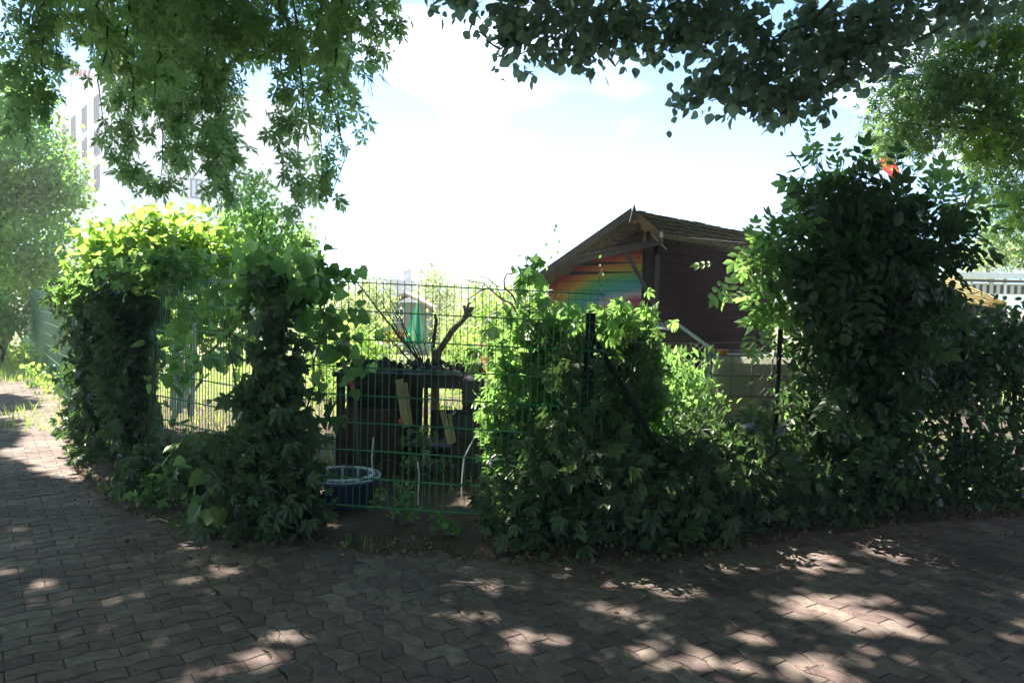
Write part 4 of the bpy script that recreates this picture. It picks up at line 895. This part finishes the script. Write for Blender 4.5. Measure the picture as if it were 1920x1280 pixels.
fb = empty('distant_building', tuple(gp(750, 90)), 'far grey building with a roof tank above the garden trees', 'building')
z1 = zpx(745, 524, 90); pL, pR_ = gp(722, 90), gp(768, 90); m = MB(); m.box(((pL.x + pR_.x) / 2, 93, z1 / 2), (pR_.x - pL.x, 6, z1)); m.build('wall', simple('far_wall', (.4, .42, .45), .8), fb)
m = MB(); t0 = gp(758, 90); m.lathe((t0.x, 92, z1), [(.55, 0), (.6, 1.2), (.3, 1.45), (0, 1.5)], 16); m.build('roof_tank', M['galv'], fb)
for k in range(3): m = MB(); m.box((t0.x - 1.6 + k * .4, 91, z1 + .2), (.25, .3, .4)); m.build('chimney', M['galv'], fb)

# shingle-roofed hut and awning at the right
ht = empty('garden_hut', tuple(R(1830, 800, 14)), 'garden hut with a sunlit yellow shingle roof beyond the right hedge', 'hut')
p1, p2 = R(1745, 518, 13.8), R(1890, 574, 13.2); dv = Vector((-1.2, 3.0, .55)); ydv = Vector((.6, 2.6, .0))
m = MB(); rows = 9
lo1, lo2 = R(1700, 560, 13.0), R(1885, 582, 12.9)
hi1, hi2 = R(1770, 522, 14.6), R(1895, 575, 13.0)
a1, a2, a3, a4 = R(1690, 545, 13), R(1882, 580, 12.6), R(1889, 568, 14.2), R(1778, 520, 14.6)
for k in range(rows):
    t0_, t1_ = k / rows, (k + 1.15) / rows
    for i in range(14):
        s0_, s1_ = i / 14, (i + .94) / 14
        f_ = lambda s, t: a1.lerp(a2, s).lerp(a4.lerp(a3, s), t) 
        off = Vector((0, 0, .012 + random.uniform(0, .015))); vs = [f_(s0_, t0_) + off, f_(s1_, t0_) + off, f_(s1_, t1_), f_(s0_, t1_)]
        m.add(vs + [v - Vector((0, 0, .03)) for v in vs], [(0, 1, 2, 3), (7, 6, 5, 4), (0, 4, 5, 1), (1, 5, 6, 2), (2, 6, 7, 3), (3, 7, 4, 0)])
m.build('roof', simple('yellow_shingle', (.36, .27, .10), .9, var=.4, scale=8, bump=.5), ht)
m = MB(); m.add([(a1.x, a1.y + .1, 0), (a2.x, a2.y + .1, 0), (a3.x, a3.y, 0), (a4.x, a4.y, 0), (a1.x, a1.y + .1, a1.z - .08), (a2.x, a2.y + .1, a2.z - .05), (a3.x, a3.y, a3.z - .06), (a4.x, a4.y, a4.z - .06)], [(0, 1, 5, 4), (1, 2, 6, 5), (2, 3, 7, 6), (3, 0, 4, 7)]); m.build('wall', M['wood_brown'], ht)
aw = empty('awning', tuple(R(1860, 700, 19)), 'white flat awning with a dark striped valance above the shingle roof', 'awning')
xL, xR = R(1785, 515, 19).x, R(1960, 515, 19).x; zr = R(1850, 515, 19).z
m = MB(); m.box(((xL + xR) / 2, 20.2, zr + .02), (xR - xL, 2.6, .07)); m.box(((xL + xR) / 2, 18.9, zr - .02), (xR - xL, .06, .14)); m.build('roof', M['white'], aw)
m = MB(); m.box(((xL + xR) / 2, 18.95, zr - .15), (xR - xL, .04, .07)); m.build('beam', M['grey_wood'], aw)
m = MB(); m.box(((xL + xR) / 2 + .3, 19.0, zr - .34), (xR - xL - .3, .02, .26)); m.build('valance', simple('cream_cloth', (.62, .6, .5), .8, var=.1), aw)
for k in range(10): m = MB(); m.box((xL + .55 + k * .17, 18.985, zr - .35), (.07, .012, .2)); m.build('dark_stripe', M['black'], aw)
for x in (xL + .1, xL + 1.3, xR - .1): m = MB(); m.beam((x, 19.0, 0), (x, 19.0, zr - .02), .06, .06, (0, 1, 0)); m.build('post', M['white'], aw)

# flag
fl = empty('flagpole', tuple(R(1690, 900, 13)), 'red flag on a thin pole above the dark elder bush', 'flag')
t1_ = R(1672, 285, 13); b1 = R(1690, 340, 13)
m = MB(); pbase = Vector((b1.x + .08, 13, 0)); m.tube([pbase, (b1.x + .01, 13, b1.z), (t1_.x, 13, t1_.z + .05)], [.02, .015, .01], 8); m.build('pole', M['galv'], fl)
m = MB(); n = 10; vs = []
for j in range(n + 1):
    t = j / n; e = t1_.lerp(b1, t); wdt = (.17 + .10 * math.sin(t * 5)) * (1 - .45 * t)
    for i in range(5): vs.append(e + Vector((-wdt * i / 4, .03 * math.sin(i * 1.6 + j * .7), -.10 * i / 4 + .0)))
m.add(vs, [(j * 5 + i, j * 5 + i + 1, (j + 1) * 5 + i + 1, (j + 1) * 5 + i) for j in range(n) for i in range(4)])
m.build('cloth', leafmat('flag_cloth', (.75, .05, .06), (.75, .05, .06), (.85, .08, .08), .55, .7, .1), fl)

# ------------------------------------------------------------------ overhanging trees
def vis(P, margin=.0):      # inside the photographed frame?
    y = P[:, 1]; return ((P[:, 2] - EYE) / np.maximum(y, .1) < .384 - margin)
# where sun flecks fall (photo pixels: x, y, half width, half height); the crowns have their gaps on the sun's line to them
flecks = [(80, 1105, 75, 12), (5, 985, 35, 10), (370, 985, 45, 14), (420, 1072, 45, 12), (400, 1018, 60, 9), (545, 1200, 60, 16), (400, 1130, 50, 9), (440, 1258, 120, 18), (945, 1103, 60, 18), (1050, 1130, 55, 12),
          (880, 1163, 90, 13), (990, 1208, 100, 24), (1190, 1088, 45, 12), (1270, 1108, 60, 16), (1170, 1146, 70, 9), (1180, 1200, 70, 10), (1350, 1112, 60, 12), (1270, 1238, 130, 24), (1545, 1135, 90, 24), (1660, 1175, 100, 26),
          (1430, 1205, 100, 18), (1470, 1262, 130, 24), (1830, 1245, 90, 17), (1640, 1232, 55, 9), (1515, 1014, 50, 8), (1590, 1040, 50, 10), (1690, 1036, 60, 9), (1750, 1000, 70, 14), (1860, 1015, 90, 14), (1880, 1084, 35, 6),
          (1210, 1060, 45, 6), (1900, 1125, 40, 8), (1740, 980, 45, 6), (890, 952, 55, 14), (30, 850, 60, 10), (1700, 1120, 50, 6), (60, 780, 60, 10), (500, 1240, 60, 20), (760, 1110, 50, 7), (1950, 1200, 60, 12)]
KS = Vector((sdir.x / sdir.z, sdir.y / sdir.z))
def fleck_clear(P):
    gx = P[:, 0] - KS.x * P[:, 2]; gy = P[:, 1] - KS.y * P[:, 2]
    d = np.stack([gx, gy, np.full(len(P), -EYE)], 1); f_ = d @ np.array(fw); x = 960 + F * (d @ np.array(rt)) / f_; y = 640 - F * (d @ np.array(up)) / f_
    keep_ = np.ones(len(P), bool)
    for a, b, c_, e in flecks: keep_ &= ~((f_ > .5) & (((x - a) / (c_ * 1.05)) ** 2 + ((y - b) / (e * 1.2)) ** 2 < 1))
    return keep_
mp_ = empty('silver_maple', (-6.4, 2.6, 0), 'silver maple with long hanging branches across the upper left', 'tree')
m = MB(); limb(m, (-6.4, 2.6, -.1), (-6.1, 2.9, 4.6), .30, .2, 8, .05, 12)
heads = [(-3.2, 5.6, 5.6), (-1.5, 6.0, 5.2), (-4.5, 7.5, 6.3), (-2.4, 8.6, 7.2), (-.2, 8.0, 6.9), (-5.8, 6.5, 6.2), (1.2, 7.4, 6.6), (-6.5, 10, 7.4)]
for h in heads: limb(m, (-6.1, 2.9, 4.5 + random.uniform(-.5, .3)), h, .09, .03, 8, .12)
m.build('trunk', M['bark'], mp_)
# hanging strands: (x_top, x_tip, y_tip, half width px, depth)
strands = [(45, 35, 250, 38, 5.0), (80, 70, 210, 40, 5.0), (150, 165, 110, 50, 5.4), (185, 200, 265, 24, 5.2), (230, 245, 330, 50, 5.6), (280, 300, 345, 55, 5.3), (330, 335, 300, 60, 5.7), (370, 385, 330, 48, 5.2),
           (405, 425, 375, 40, 5.6), (440, 415, 250, 40, 5.4), (470, 455, 120, 55, 5.7), (520, 500, 105, 55, 5.4), (560, 555, 395, 42, 5.3), (600, 600, 350, 50, 5.7), (610, 640, 400, 24, 5.3), (650, 662, 235, 48, 5.6), (700, 700, 185, 38, 5.4), (740, 742, 55, 26, 5.5), (545, 520, 250, 20, 5.3),
           (100, 110, 110, 45, 6.0), (250, 250, 200, 80, 6.6), (350, 350, 200, 80, 6.6), (600, 600, 180, 80, 6.5), (470, 470, 60, 90, 6.4), (330, 330, 130, 120, 6.0), (630, 630, 120, 90, 6.0), (220, 220, 120, 80, 6.1)]
tws = MB(); PP = []
for x0, x1, y1, wpx, Y in strands:
    top = R(x0, -160, Y); tip = R(x1, y1, Y); pts = wander(top, tip, 10, .03); tws.tube(pts, [.012 * (1 - .85 * i / 10) for i in range(11)], 5)
    ln = (y1 + 160) * Y / F; n = int(ln * wpx * Y / F * 2 * 400)
    t = rng.random(n) ** .8; k = np.minimum((t * 10).astype(int), 9); pa_ = np.array([tuple(p) for p in pts]); fr = t * 10 - k
    cpt = pa_[k] * (1 - fr[:, None]) + pa_[k + 1] * fr[:, None]
    # side sprays: quantise so that leaves gather on short hanging twigs
    spr = rng.integers(0, 18, n); ang = (spr * 2.4); amp = wpx * Y / F * (.35 + .65 * ((spr * 7) % 11) / 11) * np.minimum(1, (1.04 - t) * 2.6 + .15)
    rr = rng.random(n) ** .5 * amp
    off = np.stack([np.cos(ang) * rr, np.sin(ang) * rr * 1.3, -rr * .5], 1) + rng.normal(0, .035, (n, 3))
    PP.append(cpt + off)
PP = np.concatenate(PP); PP = PP[fleck_clear(PP)]
me = leaves_mesh('hanging_foliage', PP, rng.uniform(.065, .12, len(PP)), 'maple', (0, 0, -.8), (0, -.5, .5), .45, .6); link('hanging_foliage', me, M['maple'], mp_)
tws.build('hanging_twig', M['twig'], mp_)
def sun_filter(P, far=True):
    """drop leaves on the sun's line to a fleck, and those that would shade the open garden"""
    gx = P[:, 0] - KS.x * P[:, 2]; gy = P[:, 1] - KS.y * P[:, 2]; keep_ = fleck_clear(P)
    keep_ &= gy < np.where(gx < -2.2, np.interp(gx, [-9, -7.3, -5, -4, -2.2], [13, 11.8, 7.6, 6.7, 6.5]), np.where(gx < -.05, 8.7, np.where(gx < 2.2, 4.8, 6.6)))
    keep_ &= ~((gx > 2.5) & (gx < 3.1) & (gy > 5.05) & (gy < 6.0))
    keep_ &= gy < 13
    return keep_
def slab_points(n, xr, yr, zr, clump=14, cr=.3, slope=.40):
    nc = n // clump; X = rng.uniform(*xr, nc); Yy = rng.uniform(*yr, nc); Z = rng.uniform(*zr, nc)
    Z = np.maximum(Z, EYE + slope * Yy + .5)
    C = np.stack([X, Yy, Z], 1); k = rng.poisson(clump, len(C)); idx = np.repeat(np.arange(len(C)), k); P = C[idx] + rng.normal(0, cr, (len(idx), 3)) * np.array([1, 1, .6])
    P = P[(P[:, 2] - EYE) / np.maximum(P[:, 1], .5) > .395]
    return P[sun_filter(P)]
def back_points(n, side):
    """unseen leaves added to the two crowns to block light over and behind the viewer"""
    nc = n // 16; a = rng.uniform(0, math.pi / 2, nc) * 1.0; th = rng.uniform(math.radians(150), math.radians(390), nc)
    C = np.stack([rng.uniform(0, 13, nc) * side, rng.uniform(-11, 5, nc), rng.uniform(6, 10, nc)], 1)
    edge = np.maximum(np.abs(C[:, 0]) / 13, np.maximum(-C[:, 1], 0) / 11); C[:, 2] = np.where(edge > .8, rng.uniform(1.2, 9, nc), C[:, 2])
    C = C[(C[:, 2] - EYE) / np.maximum(C[:, 1], .5) > .45]
    idx = np.repeat(np.arange(len(C)), 16); P = C[idx] + rng.normal(0, .45, (len(idx), 3))
    if side > 0:
        Q = rng.uniform((6.8, -5, .3), (9.5, 5.2, 5.5), (9000, 3)); P = np.concatenate([P, Q])  # unseen wall of leaves added to darken the hedge on the right
    P = P[(P[:, 2] > .3) & ((np.abs(P[:, 0]) > 2) | (np.abs(P[:, 1]) > 2) | (P[:, 2] > 3.5))]
    return P[sun_filter(P)]
P = np.concatenate([slab_points(74000, (-15, -.6), (4.6, 17.5), (6.5, 10.5))])
link('crown', leaves_mesh('crown', P, rng.uniform(.16, .24, len(P)), 'quadwide', (0, 0, -.3), (0, 0, 1), .7, .4), M['maple'], mp_)
P = back_points(26000, -1)  # unseen leaves added behind the viewer to hold back sky light
link('light_block_crown', leaves_mesh('light_block_crown', P, rng.uniform(.22, .34, len(P)), 'quadwide', (0, 0, -.3), (0, 0, 1), .7, .6), M['maple'], mp_)

# lime tree over the right: canopy silhouette read off the photo
lm = empty('elm_tree', (6.2, 1.6, 0), 'elm with rough oval leaves overhanging the top centre and right', 'tree')
m = MB(); limb(m, (6.2, 1.6, -.1), (5.9, 2.0, 4.4), .28, .18, 8, .05, 12)
for h in ((2.0, 4.9, 4.1), (1.0, 5.0, 3.95), (.2, 4.8, 4.1), (4.2, 6.2, 6.2), (2.4, 7.5, 6.9), (5.5, 7.5, 7.4)): limb(m, (5.9, 2.0, 4.2 + random.uniform(-.3, .2)), h, .07, .008, 9, .06)
for _ in range(46):
    x = random.uniform(860, 1680); yb = np.interp(x, [860, 1000, 1260, 1400, 1560, 1680], [10, 90, 60, 170, 170, 80]) + random.uniform(-60, 20); limb(m, R(x + random.uniform(60, 160), yb - random.uniform(40, 110), 4.9), R(x, yb, 4.85 + random.uniform(-.3, .3)), .005, .0015, 5, .02, 4)
for (x0, y0, x1, y1, Y) in ((1700, -40, 1290, 165, 4.9), (1500, -60, 960, 110, 4.9), (1300, -80, 900, 50, 4.8), (1650, 60, 1500, 220, 4.9), (1200, -40, 1060, 110, 4.7), (1100, -60, 790, -5, 4.8), (1560, 0, 1330, 190, 4.8)): limb(m, R(x0, y0, Y), R(x1, y1, Y), .012, .003, 8, .03, 5)
m.build('trunk', M['bark'], lm)
lb = [(840, -10, 55, 22, 4.8, 150), (880, 5, 25, 14, 4.8, 40), (940, 50, 50, 42, 4.8, 210), (965, 110, 14, 28, 4.8, 34), (1000, 70, 45, 42, 4.8, 230), (1080, 75, 60, 50, 4.8, 330), (1160, 70, 60, 45, 4.8, 330), (1230, 55, 55, 45, 4.9, 300), (1310, 50, 60, 45, 4.9, 330), (1000, 10, 90, 30, 4.9, 300), (1150, 5, 120, 35, 5, 400), (1350, 10, 120, 40, 5, 500), (1390, 90, 60, 50, 4.9, 300), (1350, 150, 70, 35, 4.8, 260), (1310, 180, 40, 18, 4.8, 80), (1420, 180, 90, 40, 4.8, 420), (1500, 195, 60, 38, 4.8, 260), (1480, 120, 80, 50, 4.9, 420), (1560, 60, 100, 70, 5, 700), (1640, 90, 70, 60, 5.0, 420), (1700, 20, 120, 60, 5.1, 600), (1850, 10, 120, 35, 5.1, 400), (1540, 160, 40, 22, 4.8, 80), (1600, 140, 40, 20, 4.9, 90)]
foliage('crown', lm, M['lime'], [pb(x, y, Y, rx * .92, ry * .92, .4, int(n * .68)) for x, y, rx, ry, Y, n in lb], 'wide', .072, tip=(-.2, -.1, -.6), nrm=(0, -.4, .7), clump=6, cr=.045, jt=.7)
P = slab_points(40000, (-.6, 10), (4.2, 14.5), (6.5, 10.5))
link('upper_crown', leaves_mesh('upper_crown', P, rng.uniform(.16, .24, len(P)), 'quadwide', (0, 0, -.3), (0, 0, 1), .7, .4), M['lime'], lm)
P = back_points(42000, 1)
link('light_block_crown', leaves_mesh('light_block_crown', P, rng.uniform(.22, .34, len(P)), 'quadwide', (0, 0, -.3), (0, 0, 1), .7, .6), M['lime'], lm)

# field maple on the right, lit from behind
rm = empty('field_maple', (9.4, 9.4, 0), 'maple with small lobed leaves and yellow lit tips at the right edge', 'tree')
m = MB(); limb(m, (9.4, 9.4, -.1), (9.1, 9.3, 3.6), .25, .18, 8, .04, 10)
for x, y, Y in ((1680, 230, 9), (1720, 120, 9), (1850, 300, 9), (1760, 200, 8.8), (1880, 420, 9), (1800, 60, 9.2)): limb(m, (9.1, 9.3, 3.2 + random.uniform(0, .4)), R(x, y, Y), .06, .01, 8, .08)
m.build('trunk', M['bark'], rm)
rb_ = [(1680, 220, 60, 50, 600), (1720, 255, 50, 30, 360), (1680, 280, 30, 22, 130), (1740, 150, 80, 60, 900), (1800, 180, 90, 60, 1100), (1850, 100, 90, 70, 1100), (1890, 220, 60, 70, 900), (1900, 330, 50, 60, 600), (1860, 290, 30, 40, 200), (1900, 420, 40, 45, 360), (1930, 40, 80, 60, 500), (1840, 240, 60, 30, 300), (1960, 300, 60, 200, 900)]
M['field'] = leafmat('field_maple_leaf', (.09, .15, .07), (.15, .23, .10), (.30, .50, .14), .5)
foliage('crown', rm, M['field'], [pb(x, y, 9.0, rx, ry, .7, n) for x, y, rx, ry, n in rb_], 'maple', .085, tip=(0, -.2, -.6), nrm=(0, -.4, .8), cr=.09)
foliage('sun_tinted_tips', rm, M['sunny'], [pb(1830, 70, 8.6, 60, 24, .3, 260), pb(1850, 280, 8.6, 24, 34, .2, 150), pb(1900, 90, 8.6, 24, 40, .2, 160), pb(1880, 200, 8.6, 40, 30, .2, 120), pb(1905, 380, 8.6, 24, 40, .2, 120), pb(1780, 50, 8.8, 20, 16, .2, 40)], 'maple', .09, tip=(0, -.2, -.6), nrm=(-.4, .3, .8), cr=.07)  # sunlit tips: the light is put into a brighter leaf colour

# ------------------------------------------------------------------ hazy veil added to imitate lens glare
m = MB(); m.box((0, 95, 12.0), (150, 230, 28)); hz = m.build('glare_haze', None)
hm = bpy.data.materials.new('glare_haze_air'); hm.use_nodes = True; n_ = hm.node_tree; n_.nodes.clear()
vo = n_.nodes.new('ShaderNodeVolumePrincipled'); vo.inputs['Density'].default_value = .0026; vo.inputs['Color'].default_value = (.92, .88, 1, 1); vo.inputs['Anisotropy'].default_value = 0.2
oo = n_.nodes.new('ShaderNodeOutputMaterial'); n_.links.new(vo.outputs[0], oo.inputs['Volume']); hz.data.materials.append(hm)
tag(hz, 'thin hazy veil in the air, added to lift the shadows like lens glare', 'glare_haze', None, 'stuff')
